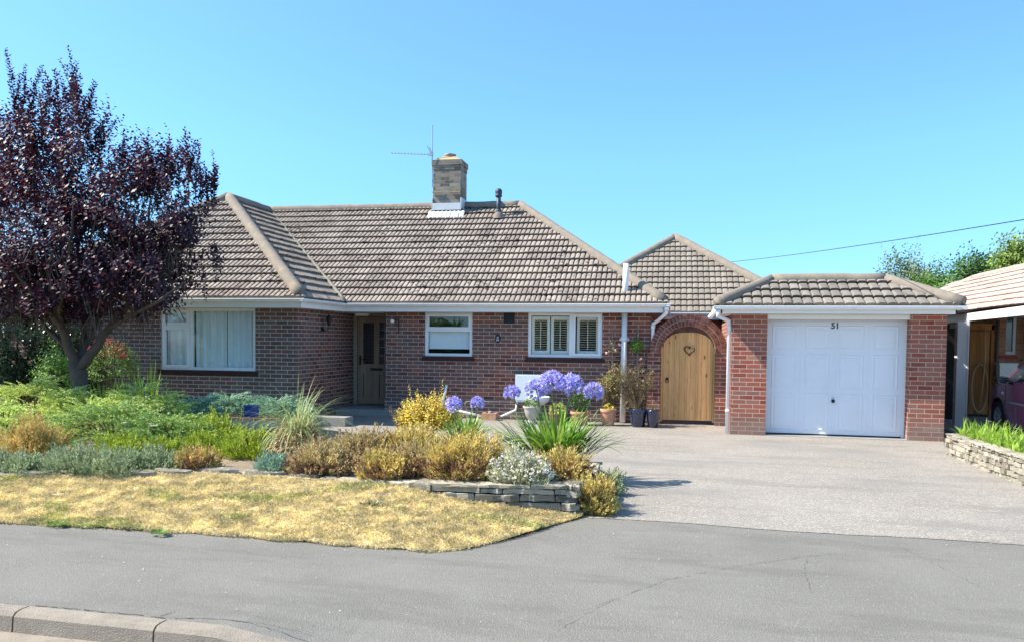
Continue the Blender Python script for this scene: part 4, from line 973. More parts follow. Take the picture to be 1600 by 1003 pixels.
gutter([(EL,GE+g_),(ER,GE+g_)], gar, 2.158, clips=.98); gutter([(EL+g_,GE+.0),(EL+g_,GE+1.9)], gar, 2.158); gutter([(ER-g_,GE+.0),(ER-g_,GE+1.9)], gar, 2.158)
mb = MB(); mb.tube([(EL+.07,GE+.06,2.10),(EL+.07,GE+.06,2.0),(GX0-.06,GY+.02,1.93),(GX0-.045,GY+.06,1.86),(GX0-.045,GY+.06,.02)], .034, 12); mb.tube([(GX0-.045,GY+.06,1.76),(GX0-.045,GY+.06,1.86)], .042, 12); mb.tube([(GX0-.045,GY+.06,.38),(GX0-.045,GY+.06,.42)], .042, 12)
mb.tube([(EL+.04,GE+.3,2.09),(EL-.06,GE+.36,1.98)], .04, 12)
mb.build('downpipe', M['upvc'], gar, True)

# ------------------------------------------------------------------ neighbour on the right
nb = thing('neighbour_bungalow', (0,0,0), 'neighbouring bungalow at the right edge with a pink-brown tiled roof and orange brick', 'house')
NE, NRX = 5.0, 6.8; nz0, nz1 = 2.2, 3.27
o = tiled('roof_slope', M['tile_pink'], nb, (NE, 23.8, nz0), (NE, 12.9, nz0), (1,0), nz1-nz0-.05, 1.8, [((NE,23.8,0),(-1,1,0))], pitch=.3, gauge=.26, amp=.004, lip=.022)
mb = MB(); mb.poly([(2*NRX-NE,23.8,nz0),(2*NRX-NE,12.9,nz0),(NRX,12.9,nz1-.05),(NRX,22,nz1-.05)], [(0,0),(14,0),(14,2),(2,2)]); mb.poly([(NE,23.8,nz0),(2*NRX-NE,23.8,nz0),(NRX,22,nz1-.05)], [(0,0),(3,0),(2,2)]); mb.poly([(NE,12.92,nz0),(2*NRX-NE,12.92,nz0),(NRX,12.92,nz1-.05)], [(0,0),(3,0),(2,2)])
mb.build('roof_slope', M['tile_pink'], nb)
ridge('ridge_tiles', [(NRX,12.95,nz1-.07),(NRX,22,nz1-.07)], .09, nb, M['tile_pink']); ridge('hip_tiles', [(NRX,22,nz1-.07),(NE,23.8,nz0)], .09, nb, M['tile_pink'])
mb = MB(); holed_wall(mb, 6.42, 7.02, 0, 2.15, [(6.66,6.86,1.36,2.15)], mF(19.4)); mb.box(7.5,8.4,19.4,24,0,2.15)
mb.poly([(6.42,19.4,0),(6.42,24,0),(6.42,24,2.15),(6.42,19.4,2.15)], [(0,0),(4,0),(4,2.1),(0,2.1)]); mb.build('brick_wall', M['brick_orange'], nb)
mb = MB(); mb.box(6.60,6.86,19.42,19.6,1.36,1.42); mb.box(6.60,6.67,19.42,19.5,1.42,2.15); mb.box(6.80,6.86,19.42,19.5,1.42,2.15); wn_ = mb.build('window', M['upvc'], nb)
mb = MB(); mb.box(6.67,6.80,19.46,19.48,1.42,2.15); mb.build('pane', M['carglass'], wn_)
mb = MB(); mb.box(6.52,6.88,19.33,19.4,1.27,1.33); mb.build('sill', plain('red_sill', (.4,.06,.04), .6, .3), nb)
mb = MB(); mb.box(7.02,7.25,19.2,19.45,0,2.15); mb.build('garage_frame', M['cream'], nb)
mb = MB(); mb.box(7.25,8.4,19.4,19.45,0,2.15); mb.build('garage_door', plain('grey_door', (.25,.27,.30), .5, .4), nb)
mb = MB(); mb.tube([(6.47,19.34,.9),(6.47,19.34,2.1)], .035, 10); mb.build('downpipe', plain('brown_pipe', (.16,.10,.08), .6), nb, True)
mb = MB(); a_ = Vector((4.28,11.0,2.06)); b_ = Vector((4.78,17.2,2.06)); mb.bar(a_-Vector((0,0,.025)), b_-Vector((0,0,.025)), .03, .125)
mb.build('fascia_board', M['upvc'], nb)
mb = MB(); mb.poly([(4.02,15.2,2.14),(4.70,15.2,2.14),(4.82,19.5,2.14),(4.02,19.5,2.14)]); mb.poly([(4.9,17.2,2.15),(8.4,17.2,2.15),(8.4,19.5,2.15),(4.9,19.5,2.15)]); mb.build('carport_roof_gap_shade', M['soffit'], nb)  # first sheet is added over the gap beside the garage to darken it
# carport post
mb = MB(); p0 = Vector((4.86,16.3,0)); mb.box(-.10,.10,-.06,.06,0,2.0); mb.box(-.10,-.075,-.085,-.061,0,2.0); mb.box(.075,.10,-.085,-.061,0,2.0)
o = mb.build('carport_post', M['concrete_post']); o.location = p0; tag(o, 'white carport post standing beside the stone wall right of the garage', 'post')
# side gate, and an added fence coloured near black for shade
gt = thing('side_gate', (5.95,19.35,0), 'orange-stained board gate between the carport post and the orange brick wall', 'gate')
mb = MB()
for i in range(6): mb.box(-.40+i*.13,-.40+i*.13+.125,0,.02,.05,1.86)
mb.build('gate_boards', M['orangewood'], gt); mb = MB(); mb.box(-.46,-.41,-.02,.06,0,2.0); mb.box(.40,.45,-.02,.06,0,2.0); mb.box(-.46,.45,-.02,.06,1.88,2.02); mb.build('gate_frame', M['orangewood'], gt)
fn = thing('gap_shade_fence', (4.0,18.4,0), 'added board fence, near black for the shade in the gap right of the garage', 'fence')
mb = MB()
for i in range(11): mb.box(i*.135,i*.135+.13,0,.02,.0,1.9)
mb.build('fence_boards', M['shade_fencewood'], fn); mb = MB(); mb.box(1.5,1.56,-.02,7,0,2.0); mb.build('fence_post', M['shade_fencewood'], fn)
mb = MB(); P = [(6.18+.16*cos(a)-.05, 19.28, .62+.52*sin(a)) for a in [PI*.0+2*PI*k/24 for k in range(25)]]; mb.tube(P, .014, 6); mb.tube([(6.2,19.27,1.95),(6.22,19.27,1.2),(6.15,19.26,.2)], .014, 6)
tag(mb.build('garden_hose', plain('hose', (.55,.45,.3), .5), None, True), 'coiled pale garden hose hanging on the orange-stained side gate', 'hose')
mb = MB(); mb.box(-.17,.17,-.12,.12,0,.85); mb.box(-.19,.19,-.14,.14,.85,.88); o = mb.build('utility_cabinet', M['cream'], bevel=.01); o.location = (6.62,19.2,.30); tag(o, 'tall cream utility cabinet against the orange brick wall behind the purple car', 'cabinet')

mb = MB(); P = []
rwp = [atZ(x, y, z) for x, y, z in ((1479,676,.31),(1510,686,.31),(1545,697,.32),(1600,714,.32),(1700,746,.32),(1900,804,.32))]
for p, z in zip(rwp, (.31,.31,.32,.32,.32,.32)): P.append((p.x, p.y, z))
stonewall(mb, P, 0, .2, 21, 1, (.04,.075), (.10,.30), .02); o = mb.build('stone_garden_wall', M['stone_pale']); tag(o, 'pale low stone wall running along the right side of the driveway', 'garden wall', 'low stone walls')
NB = P
mb = MB()
for a, b in zip(P[:-1], P[1:]): mb.poly([(a[0]+.05,a[1],a[2]-.06),(b[0]+.05,b[1],b[2]-.06),(b[0]+.75,b[1]+.1,b[2]-.06),(a[0]+.75,a[1]+.1,a[2]-.06)])
mb.poly([(a+.75 if i in (1,2) else a+.0, y, z) for i, (a, y, z) in enumerate(((4.35,10,.0),(4.4,9,.0),(4.4,18,.0),(4.5,18,.0)))]) if False else None
tag(mb.build('neighbour_bed_soil', M['soil']), None, None, None, 'structure')
sheet('neighbour_drive', [(4.6,6.5),(30,6.5),(30,19.4),(4.6,19.4)], -.01, M['slab'])

# ================================================================== SMALL THINGS ON THE HOUSE
# television aerial strapped to the chimney
ap = wor(-5.50, 18.2, 5.1); ae = thing('tv_aerial', ap, 'television aerial on a thin mast strapped to the left of the chimney', 'aerial', None, AH)
mb = MB(); mb.tube([(0,0,0),(0,0,1.45)], .014, 8); mb.build('mast', M['alu'], ae)
mb = MB(); zb = .79; a_ = Vector((.03,-.03,zb-.04)); b_ = Vector((-.99,-.03,zb+.03)); mb.tube([a_, b_], .009, 6)
for k in range(12):
    q = a_.lerp(b_, .12+.86*k/11); hl = .06+.03*(1-k/11); mb.tube([q+Vector((0,-hl,.004)), q+Vector((0,hl,.004))], .005, 5); mb.tube([q, q+Vector((0,0,.03))], .006, 5)
mb.build('boom', M['alu'], ae)
mb = MB(); mb.tube([(-.02,-.12,zb),(-.10,-.12,zb+.17)], .006, 5); mb.tube([(-.02,.1,zb),(-.10,.1,zb+.17)], .006, 5); mb.tube([(-.02,-.12,zb),(-.06,-.12,zb-.12)], .006, 5)
for t in (.2,.4,.6,.8): mb.tube([(-.02-.08*t,-.14,zb+.17*t),(-.02-.08*t,.14,zb+.17*t)], .004, 5)
mb.box(-.06,.03,-.05,.0,zb-.06,zb+.01); mb.build('reflector', M['alu'], ae)
for z_ in (.15,.45):
    mb = MB(); mb.tube([(0,0,z_),(.06,.05,z_)], .01, 6); mb.build('bracket', M['rust'], ae)

lp = thing('wall_lantern', wor(WR, 14.73, 1.86), 'black coach lantern on the side wall of the wing by the porch', 'wall light', None, AH)
mb = MB(); mb.tube([(.0,0,-.12),(.02,0,-.12)], .05, 14); mb.tube([(.02,0,-.12),(.09,0,-.16),(.15,0,-.10),(.15,0,-.05)], .009, 8); mb.build('arm', M['black'], lp)
mb = MB(); mb.lathe((.15,0,-.06), [(.0,0),(.035,.0),(.062,.15),(.07,.155),(.07,.165),(.03,.20),(.012,.215),(.012,.24),(0,.25)], 6); mb.build('lantern_cap', M['black'], lp)
mb = MB(); mb.lathe((.15,0,-.05), [(.033,.01),(.058,.13)], 6); mb.build('lantern_glass', M['lens_clear'], lp)
q = wor(-5.41, 15.5, 1.90); cl = thing('sensor_light', q, 'small white security lamp on a dark bracket left of the small window', 'security light', None, AH)
mb = MB(); mb.tube([(.05,-.0,.06),(.05,-.03,.06),(.05,-.03,-.22)], .009, 6); mb.tube([(.05,-.03,.05),(-.04,-.12,.05)], .008, 6); mb.bar((-.03,-.1,.02),(.05,-.02,-.06),.008); mb.build('bracket', M['black'], cl)
mb = MB(); mb.lathe((-.05,-.13,-.02), [(0,0),(.035,.01),(.045,.04),(.03,.07),(0,.075)], 12); mb.build('lamp_head', M['upvc'], cl, True)
pl_ = thing('porch_light', wor(-6.30, 15.9, 2.083), 'oblong white light on the porch ceiling over the front door', 'porch light', None, AH)
mb = MB(); mb.box(-.15,.15,-.05,.05,-.005,.0); mb.build('base', M['upvc'], pl_); mb = MB(); mb.box(-.14,.14,-.045,.045,-.05,-.006); mb.build('diffuser', M['upvc'], pl_, bevel=.012)
q = wor(-3.312, 15.5, 1.587); pq = thing('oval_plaque', q, 'small oval number plaque on the brick between the two windows', 'plaque', None, AH)
mb = MB(); n = 28
for r0, r1, y0, y1 in ((1,1,0,-.015),(1,.82,-.015,-.02),(.82,.78,-.02,-.012)):
    for k in range(n):
        a, b = 2*PI*k/n, 2*PI*(k+1)/n; mb.poly([(.055*r0*cos(a),y0,.085*r0*sin(a)),(.055*r0*cos(b),y0,.085*r0*sin(b)),(.055*r1*cos(b),y1,.085*r1*sin(b)),(.055*r1*cos(a),y1,.085*r1*sin(a))])
mb.poly([(.043*cos(2*PI*k/n),-.012,.066*sin(2*PI*k/n)) for k in range(n)]); mb.build('plate', M['black'], pq)
text('number', '51', .06, (0,-.016,-.025), 0, M['upvc'], pq, .001)
mb = MB()
for k in range(8): a = 2*PI*k/8; mb.leaf(Vector((0,-.016,.028)), Vector((cos(a),0,sin(a))), Vector((0,-1,0)), .024, .014)
mb.build('flower_motif', M['whiteflower'], pq)
mx = thing('gas_meter_box', wor(-2.66, 15.34, 0), 'white plastic gas meter box low on the wall behind the blue agapanthus', 'meter box', None, AH)
mb = MB(); mb.box(-.26,.26,-.02,.155,.36,.90); mb.build('box_body', M['cab'], mx, bevel=.02); mb = MB(); mb.box(-.24,.24,-.036,-.021,.40,.88); mb.build('lid', M['cab'], mx, bevel=.012)
mb = MB(); mb.tube([(.03,.05,.0),(.03,.05,.355)], .02, 10); mb.build('pipe', M['upvc'], mx)
# white curved dish beside it
mb = MB(); mb.lathe((0,0,0), [(0,.0),(.10,.01),(.19,.07),(.215,.16),(.20,.165),(.175,.08),(.09,.03),(0,.025)], 24); o = mb.build('white_bowl', M['upvc'], None, True)
q = HL(842, 630, 15.1); o.location = wor(q.x, q.y, q.z-.03); tag(o, 'white curved bowl resting on the stone urn by the wall', 'bowl')

# overhead cable
a_ = atY(1128, 411, 23.5); b_ = atY(1640, 337, 10); P = [a_.lerp(b_, k/24) - Vector((0,0,.12*4*(k/24)*(1-k/24)*.4)) for k in range(25)]
mb = MB(); mb.tube(P, .006, 5); tag(mb.build('overhead_cable', M['black']), 'thin black overhead cable slanting across the sky on the right', 'cable')

# pots and what grows in them
def pot(name, px, py_rim, py_base, wpx, Y, mat, label, group, shape='taper', rimr=1.0, zb=.004):
    base = atY(px, py_base, Y); rimz = atY(px, py_rim, Y).z; x = base.x; h = rimz-zb
    xl = atY(px-wpx/2, py_rim, Y); xr = atY(px+wpx/2, py_rim, Y); r = (xr-xl).length/2
    t = thing(name, (x, Y, zb), label, 'plant pot', group)
    prof = {'taper': [(0,0),(.66*r,0),(.70*r,.01),(.93*r,h*.78),(.93*r,h*.8),(1.0*r,h*.8),(1.02*r,h*.82),(1.02*r,h*.98),(.99*r,h),(.88*r,h),(.86*r,h*.86)],
            'urn': [(0,0),(.6*r,0),(.6*r,h*.08),(.42*r,h*.16),(.40*r,h*.24),(.7*r,h*.42),(.88*r,h*.75),(.92*r,h*.85),(1.05*r,h*.93),(1.05*r,h),(.9*r,h),(.85*r,h*.86)],
            'belly': [(0,0),(.68*r,0),(.85*r,h*.3),(.95*r,h*.6),(.93*r,h*.85),(1.0*r,h*.9),(1.02*r,h*.97),(.98*r,h),(.88*r,h),(.84*r,h*.86)]}[shape]
    mb = MB(); mb.lathe((0,0,0), prof, 28); mb.build('pot_wall', mat, t, True)
    mb = MB(); mb.poly([(.86*r*cos(2*PI*k/20), .86*r*sin(2*PI*k/20), h*.88) for k in range(20)]); mb.build('potting_soil', M['soil'], t)
    return Vector((x, Y, zb+h*.9)), r
PT = {}
PT['A'] = pot('terracotta_pot', 950, 638, 664, 26, 14.85, M['terracotta'], 'tall pale terracotta pot of yellow flowers just left of the white pipe', 'pots along the wall')
PT['B'] = pot('terracotta_pot', 906, 642, 664, 31, 14.75, M['terracotta'], 'wide terracotta pot holding a round box bush', 'pots along the wall')
PT['C'] = pot('stone_urn', 831, 634, 662, 27, 14.7, M['stoneurn'], 'grey stone urn in front of the white meter box', 'pots along the wall', 'urn')
PT['D'] = pot('brown_pot', 871, 645, 662, 27, 14.7, M['brownpot'], 'squat brown pot with lime-yellow leaves', 'pots along the wall', 'belly')
PT['E'] = pot('blue_pot', 997, 638, 667, 29, 14.8, M['blueglaze'], 'larger dark blue pot at the foot of the trellis', 'pots along the wall')
PT['F'] = pot('blue_pot', 1020, 640, 667, 21, 14.75, M['blueglaze'], 'smaller glossy blue pot next to the wooden gate', 'pots along the wall', 'belly')
q = HL(765, 656, 15.25); mb = MB()
gb = thing('gully_surround', wor(q.x, 15.25, 0), 'terracotta brick gully surround where the white waste pipes meet', 'gully', None, AH)
mb.box(-.14,.14,-.1,-.04,.0,.14); mb.box(-.14,-.09,-.039,.15,.0,.14); mb.box(.09,.14,-.039,.15,.0,.14); mb.build('brick_edging', M['terracotta'], gb, bevel=.008)
mb = MB(); mb.box(-.085,.085,-.03,.14,.0,.10); mb.build('grating', M['black'], gb)
mb = MB(); mb.lathe((0,0,0), [(0,0),(.04,.01),(.05,.04),(.03,.07),(0,.08)], 10); o = mb.build('white_stone', M['stone_pale'], None, True); o.location = wor(q.x+.0, 15.3, .10); tag(o, 'round white stone lying on the terracotta gully surround', 'stone')
bp = thing('blue_planter', atZ(393, 650, .34), 'small square blue planter at the right end of the blue-green juniper strip', 'planter')
mb = MB(); mb.box(-.085,.085,-.07,.07,0,.15); mb.box(-.095,.095,-.08,.08,.151,.175); mb.build('planter_body', plain('blue_planter', (.015,.06,.26), .4, .4), bp, bevel=.006)

# trellis poles
mb = MB()
for x0, t0 in ((957,516),(997,508),(1012,548)):
    v = 15.45; a = HL(x0, t0, v); mb.bar((a.x, v, .05), (a.x, v, a.z), .022, .018)
a = HL(957, 540, 15.44); c = HL(1012, 540, 15.44)
for yy in (540, 560, 585, 610): a = HL(950, yy, 15.435); c = HL(1014, yy, 15.435); mb.bar((a.x, 15.435, a.z), (c.x, 15.435, a.z), .014, .012)
o = mb.build('trellis', M['trelliswood']); o.rotation_euler = (0,0,AH); tag(o, 'thin weathered trellis on the brick wall between the white pipe and the gate', 'trellis')
# paving slabs by the path
for i, (x0, x1, y, h, lab) in enumerate(((350,440,660,.10,'pale paving slab edging the bed below the blue-green juniper strip'),(486,548,650,.20,'pale stone slab beside the wing corner behind the sedge'))):
    p = atZ((x0+x1)/2, y, .30 if i == 0 else .16); a = atZ(x0, y, p.z); c = atZ(x1, y, p.z); mb = MB(); hw = (c-a).length/2
    mb.box(-hw, hw, -.18, .18, -.4 if i == 0 else -.15, 0); o = mb.build('paving_slab', M['slab'], bevel=.012); o.location = p; tag(o, lab, 'paving slab', 'slabs by the front path')

# ================================================================== PLANTS
def dirv(rg, zmin=-.1):
    while True:
        v = Vector((rg.uniform(-1,1), rg.uniform(-1,1), rg.uniform(zmin,1)))
        if .05 < v.length <= 1: return v.normalized()
def plume(mb, rg, p, d, L, n, l, w, spread, droop=0):
    """a feathery shoot: many small leaf faces round a curving axis"""
    q = Vector(p); dd = d.copy(); k = 0
    side = dd.orthogonal().normalized(); s2 = dd.cross(side)
    for i in range(n):
        t = i/n; a = rg.uniform(0, 2*PI); q = q + dd*(L/n); dd = (dd + Vector((0,0,-droop/n))).normalized()
        o = (side*cos(a)+s2*sin(a)); e = (dd*(1-spread*(1-t*.5)) + o*spread*(1-t*.5)).normalized()
        mb.leaf(q + o*rg.uniform(0, l*.3), e, (o+Vector((0,0,.4))).normalized(), l*rg.uniform(.7,1.2)*(1-.35*t), w*rg.uniform(.8,1.2))
def px_of(px, Y, z): return atY(px, 600, Y).x if False else _px(px, Y, z)
def _px(px, Y, z):
    lo = atY(px, 400, Y); hi = atY(px, 800, Y)
    t = (z-lo.z)/(hi.z-lo.z); return lo.x+(hi.x-lo.x)*t
def shrub(name, label, cat, mat, px, Y, top, rx, ry, n, per=26, l=.045, w=.014, spread=.6, L=.22, z0=None, up=.45, droop=.0, lump=.28, seed=1, group=None, stems=8, zmin=-.05, stalk=None):
    z0 = bedz(_px(px, Y, .3), Y) if z0 is None else z0
    x = _px(px, Y, z0+.2); h = max(.08, atY(px, top, Y).z-z0); rg = random.Random(seed*31+7); n = int(n*(.95 if per > 40 else 1.8)); l *= 1.3; w *= 1.5
    t = thing(name, (x, Y, z0), label, cat, group); mb = MB(); sd = Vector((seed*3.1, seed*1.7, 0))
    for i in range(n):
        d = dirv(rg, zmin); r = (1 + lump*noise.noise(d*2.2+sd)*2)*rg.uniform(.35, 1)**.5
        p = Vector((d.x*rx*r, d.y*ry*r, max(.02, d.z*h*r))); pd = Vector((d.x, d.y, d.z*.8+up)).normalized(); pd = (pd+dirv(rg,-1)*.35).normalized()
        ll = L*rg.uniform(.6,1.25); plume(mb, rg, p-pd*ll*.65, pd, ll, per, l, w, spread, droop)
    mb.build('foliage', mat, t)
    if name == 'heather' and rx > .2:
        mb = MB()
        for i in range(int(n*.55)):
            az = rg.uniform(0, 2*PI); q = rg.uniform(.45,1.04); p = Vector((cos(az)*rx*q, sin(az)*ry*q, rg.uniform(.0, .42)*h)); pd = Vector((cos(az)*.8, sin(az)*.8, .7)).normalized(); plume(mb, rg, p-pd*.05, (pd+dirv(rg,-1)*.4).normalized(), .12, 14, l*.9, w, .35)
        mb.build('dead_stems', M['heath_base'], t)
    mb = MB()
    for i in range(stems):
        d = dirv(rg, .2); mb.tube([(0+d.x*.04,d.y*.04,-.03),(d.x*rx*.4,d.y*ry*.4,h*.35*max(.4,d.z)),(d.x*rx*.75,d.y*ry*.75,h*.75*d.z)], [.010,.007,.003], 5)
    mb.build('stems', M['stem'], t); return t
def juniper(label, mat, px, Y, top, rx, ry, fans, seed, z0=None, up=.25, group=None):
    z0 = bedz(_px(px, Y, .3), Y) if z0 is None else z0
    x = _px(px, Y, z0+.2); h = max(.12, atY(px, top, Y).z-z0); rg = random.Random(seed*17+3)
    t = thing('juniper', (x, Y, z0), label, 'juniper', group); mb = MB(); ms = MB(); g = 2.39996
    for i in range(fans):
        q = (i+.5)/fans; el = math.asin(min(.98, q)); az = i*g+rg.uniform(-.3,.3); rr = rg.uniform(.62,1.0)
        d = Vector((cos(az)*cos(el), sin(az)*cos(el), sin(el))); c = Vector((d.x*rx*rr, d.y*ry*rr, max(.04, d.z*h*rg.uniform(.72,1.0)-.03)))
        out = Vector((cos(az), sin(az), up+rg.uniform(-.1,.25)+.3*sin(el))).normalized(); side = out.cross(Vector((0,0,1))).normalized(); nrm = side.cross(out).normalized()
        R = rg.uniform(.13,.21)*min(1.2, .6+rx)
        ms.tube([Vector((c.x*.15, c.y*.15, 0)), Vector((c.x*.6, c.y*.6, c.z*.75)), c], [.012,.008,.004], 5, False)
        for k in range(9):      # sprays making up the fan
            a = (k-4)*.26+rg.uniform(-.1,.1); dd = (out*cos(a)+side*sin(a)+nrm*rg.uniform(-.12,.30)).normalized(); L = R*rg.uniform(1.2,2.0)*(1-.12*abs(k-4)/2)
            plume(mb, rg, c-out*R*.5+side*(a*R*.35)+nrm*rg.uniform(-.03,.03), dd, L, 46, .034, .015, .55, .55)
    mb.build('foliage', mat, t); ms.build('stems', M['stem'], t); return t
G1 = 'junipers in the flower bed'; G2 = 'heathers and small shrubs along the bed front'
J = dict(per=46, l=.050, w=.013, L=.46, spread=.40, up=.30, droop=.7, lump=.5, cat='juniper', group=G1)
juniper('tall yellow-green juniper at the far left behind the orange-tipped bush', M['juniper'], 52, 10.4, 583, .72, .6, 34, 1, group=G1)
juniper('low yellow-green juniper cut by the left edge of the photo', M['juniper'], 5, 8.2, 626, .55, .5, 28, 2, group=G1)
juniper('yellow-green juniper directly left of the tree trunk', M['juniper'], 108, 9.9, 598, .45, .45, 25, 3, group=G1)
juniper('widest yellow-green juniper spreading right of the tree trunk', M['juniper'], 222, 9.7, 596, .85, .6, 38, 4, group=G1)
juniper('dark green juniper in the middle of the left bed behind the white yarrow', M['juniper_green'], 182, 8.5, 622, .85, .45, 38, 5, group=G1)
juniper('yellow-green juniper in front of the tree trunk', M['juniper'], 140, 9.2, 622, .5, .4, 27, 6, group=G1)
juniper('dark green juniper right of the white yarrow', M['juniper_green'], 265, 8.5, 642, .55, .5, 28, 7, group=G1)
juniper('blue-green juniper left of the blue planter', M['juniper_blue'], 312, 11.3, 606, .42, .4, 24, 8, group=G1)
JB = dict(J); JB.update(up=.2, L=.24)
juniper('blue-green juniper under the left part of the wing window sill', M['juniper_blue'], 358, 12.8, 612, .55, .32, 31, 9, z0=.22, group=G1)
juniper('blue-green juniper under the brickwork right of the wing window', M['juniper_blue'], 432, 12.9, 616, .62, .32, 31, 10, z0=.22, group=G1)
K = dict(per=18, l=.034, w=.009, L=.19, spread=.38, up=1.0, lump=.3, stems=12, group=G2)
shrub('hebe', 'rounded bush with orange-tipped leaves at the left end of the bed', 'shrub', M['hebe_orange'], 48, 7.35, 652, .37, .33, 330, seed=11, **K)
shrub('creeping_juniper', 'large grey-green creeping mat spilling over the stone edging at left', 'ground cover plant', M['grey_creeper'], 140, 6.95, 700, .58, .33, 300, seed=12, **K)
shrub('creeping_juniper', 'smaller grey-green creeping mat below the white yarrow', 'ground cover plant', M['grey_creeper'], 238, 7.3, 705, .36, .26, 200, seed=13, **K)
shrub('dwarf_conifer', 'small gold-green dwarf conifer behind the large creeping mat', 'dwarf conifer', M['conifer_gold'], 188, 7.7, 684, .28, .22, 150, seed=14, **K)
shrub('dwarf_conifer', 'small gold-green dwarf conifer just right of the white yarrow', 'dwarf conifer', M['conifer_gold'], 257, 7.75, 688, .2, .18, 110, seed=15, **K)
shrub('dwarf_conifer', 'rounded deep gold-green dwarf conifer in front of the blue planter', 'dwarf conifer', M['conifer_gold'], 338, 8.9, 650, .40, .34, 300, seed=16, **K)
shrub('dwarf_conifer', 'low gold-green dwarf conifer left of the dry sedge clump', 'dwarf conifer', M['conifer_gold'], 392, 8.2, 672, .40, .3, 280, seed=17, **K)
shrub('dwarf_conifer', 'small gold-green dwarf conifer at the foot of the rounded one', 'dwarf conifer', M['conifer_gold'], 318, 8.2, 678, .24, .2, 130, seed=18, **K)
shrub('heather', 'little orange-tipped green heather above the longest flat stone', 'heather', M['hebe_orange'], 306, 7.38, 702, .22, .2, 150, seed=19, **K)
shrub('heather', 'brown-green heather directly below the dry sedge clump', 'heather', M['heath_brown'], 505, 7.5, 698, .36, .3, 380, seed=20, **K)
shrub('heather', 'broad brown heather right of the dry sedge clump', 'heather', M['heath_brown'], 575, 8.15, 678, .42, .38, 420, seed=21, **K)
shrub('heather', 'small golden heather in the front row below the broad brown one', 'heather', M['heath_gold'], 606, 7.32, 706, .29, .26, 250, seed=22, **K)
shrub('heather', 'broad golden heather below the yellow-leaved spirea', 'heather', M['heath_gold'], 640, 8.3, 670, .52, .36, 420, seed=23, **K)
shrub('heather', 'brown heather between the two front golden heathers', 'heather', M['heath_brown'], 655, 7.5, 696, .30, .26, 220, seed=24, **K)
shrub('heather', 'large golden heather left of the white-flowered santolina', 'heather', M['heath_gold'], 724, 7.38, 680, .38, .34, 400, seed=25, **K)
shrub('heather', 'golden heather on the wall corner below the big agapanthus', 'heather', M['heath_gold'], 878, 7.55, 704, .26, .24, 240, seed=26, **K)
shrub('heather', 'golden heather growing on the ground outside the corner of the stone wall', 'heather', M['heath_gold'], 930, 7.28, 748, .19, .17, 230, z0=.0, seed=27, **K)
shrub('heather', 'tiny grey-green tuft at the foot of the wall by its shadow', 'heather', M['grey_creeper'], 951, 8.15, 738, .13, .12, 90, z0=.0, seed=28, **K)
shrub('sedum', 'small blue-green sedum on the edging left of the brown-green heather', 'sedum', M['bluegreen'], 427, 7.45, 714, .17, .14, 130, seed=29, **K)
shrub('creeping_juniper', 'low grey-green creeping mat at the left edge below the orange-tipped bush', 'ground cover plant', M['grey_creeper'], 18, 6.75, 712, .34, .22, 170, seed=33, **K)
st = shrub('santolina', 'silvery santolina covered in small white flowers at the wall top', 'santolina', M['santolina'], 812, 7.22, 708, .29, .24, 240, seed=30, **K)
mb = MB(); rg = random.Random(8)
for i in range(260):
    d = dirv(rg, .05); p = Vector((d.x*.33, d.y*.27, .04+d.z*.24))*rg.uniform(.85,1.12)
    for k in range(5): mb.leaf(p, dirv(rg, -.3), dirv(rg), .020, .016)
mb.build('flowers', M['whiteflower'], st)['kind'] = 'stuff'
# yarrow
yx = _px(216, 8.25, .5); ya_ = thing('yarrow', (yx, 8.25, bedz(yx, 8.25)), 'white flat-headed yarrow on tall grey stalks in the left bed', 'yarrow')
ms = MB(); mf_ = MB(); rg = random.Random(12)
for (px, py) in ((196,660),(203,668),(222,653),(236,662),(228,672),(240,664),(210,690)):
    q = atY(px, py, 8.25+rg.uniform(-.1,.1)) - Vector((yx, 8.25, bedz(yx, 8.25))); ms.tube([(q.x*.5, q.y*.5, 0), (q.x*.8, q.y*.8, q.z*.6), tuple(q)], .004, 5)
    for k in range(14): a = rg.uniform(0, 2*PI); ms.leaf(Vector((q.x*(.5+.4*k/14), q.y*.6, q.z*k/14)), Vector((cos(a), sin(a), .8)).normalized(), Vector((0,0,1)), .045, .008)
    for k in range(34): a = rg.uniform(0, 2*PI); r = rg.uniform(0,1)**.5*.045; mf_.leaf(q+Vector((r*cos(a), r*sin(a), rg.uniform(-.006,.008))), dirv(rg,-.2), Vector((0,0,1)), .015, .014)
ms.build('stalks', M['grey_creeper'], ya_); mf_.build('flower_heads', M['whiteflower'], ya_)

# arching sedge with a dry base
sx = _px(464, 8.3, .4); sz = bedz(sx, 8.3); sg = thing('sedge_clump', (sx, 8.3, sz), 'arching green sedge clump with a mound of dry straw leaves at its base', 'ornamental grass')
mb = MB(); rg = random.Random(21)
for i in range(230):
    a = rg.uniform(0, 2*PI); s = rg.uniform(.05, .62); mb.blade((.12*cos(a)*rg.random(), .12*sin(a)*rg.random(), .18), Vector((cos(a)*s*1.5, sin(a)*s*1.5, 1)), rg.uniform(.45,.9), .011, rg.uniform(1.2,4.2), 12)
for px, py, L in ((570,660,1.05),(562,650,1.0),(545,640,.9),(350,618,.95),(398,640,.9),(410,700,.8)):
    q = atY(px, py, 8.3)-Vector((sx, 8.3, sz)); mb.blade((0,0,.2), Vector((q.x*.9, q.y*.5, .8)), L*1.25, .012, 2.6, 14)
mb.build('green_blades', M['grassblade'], sg)
mb = MB()
for i in range(4600):
    d = dirv(rg, 0); p = Vector((d.x*.36, d.y*.28, d.z*.40))*rg.uniform(.4,1); dd = (Vector((d.x, d.y, rg.uniform(-.9,.9)))+dirv(rg,-1)*.5).normalized(); mb.blade(p, dd, rg.uniform(.06,.14), .013, rg.uniform(0,2.5), 3)
mb.build('dry_blades', M['straw'], sg)

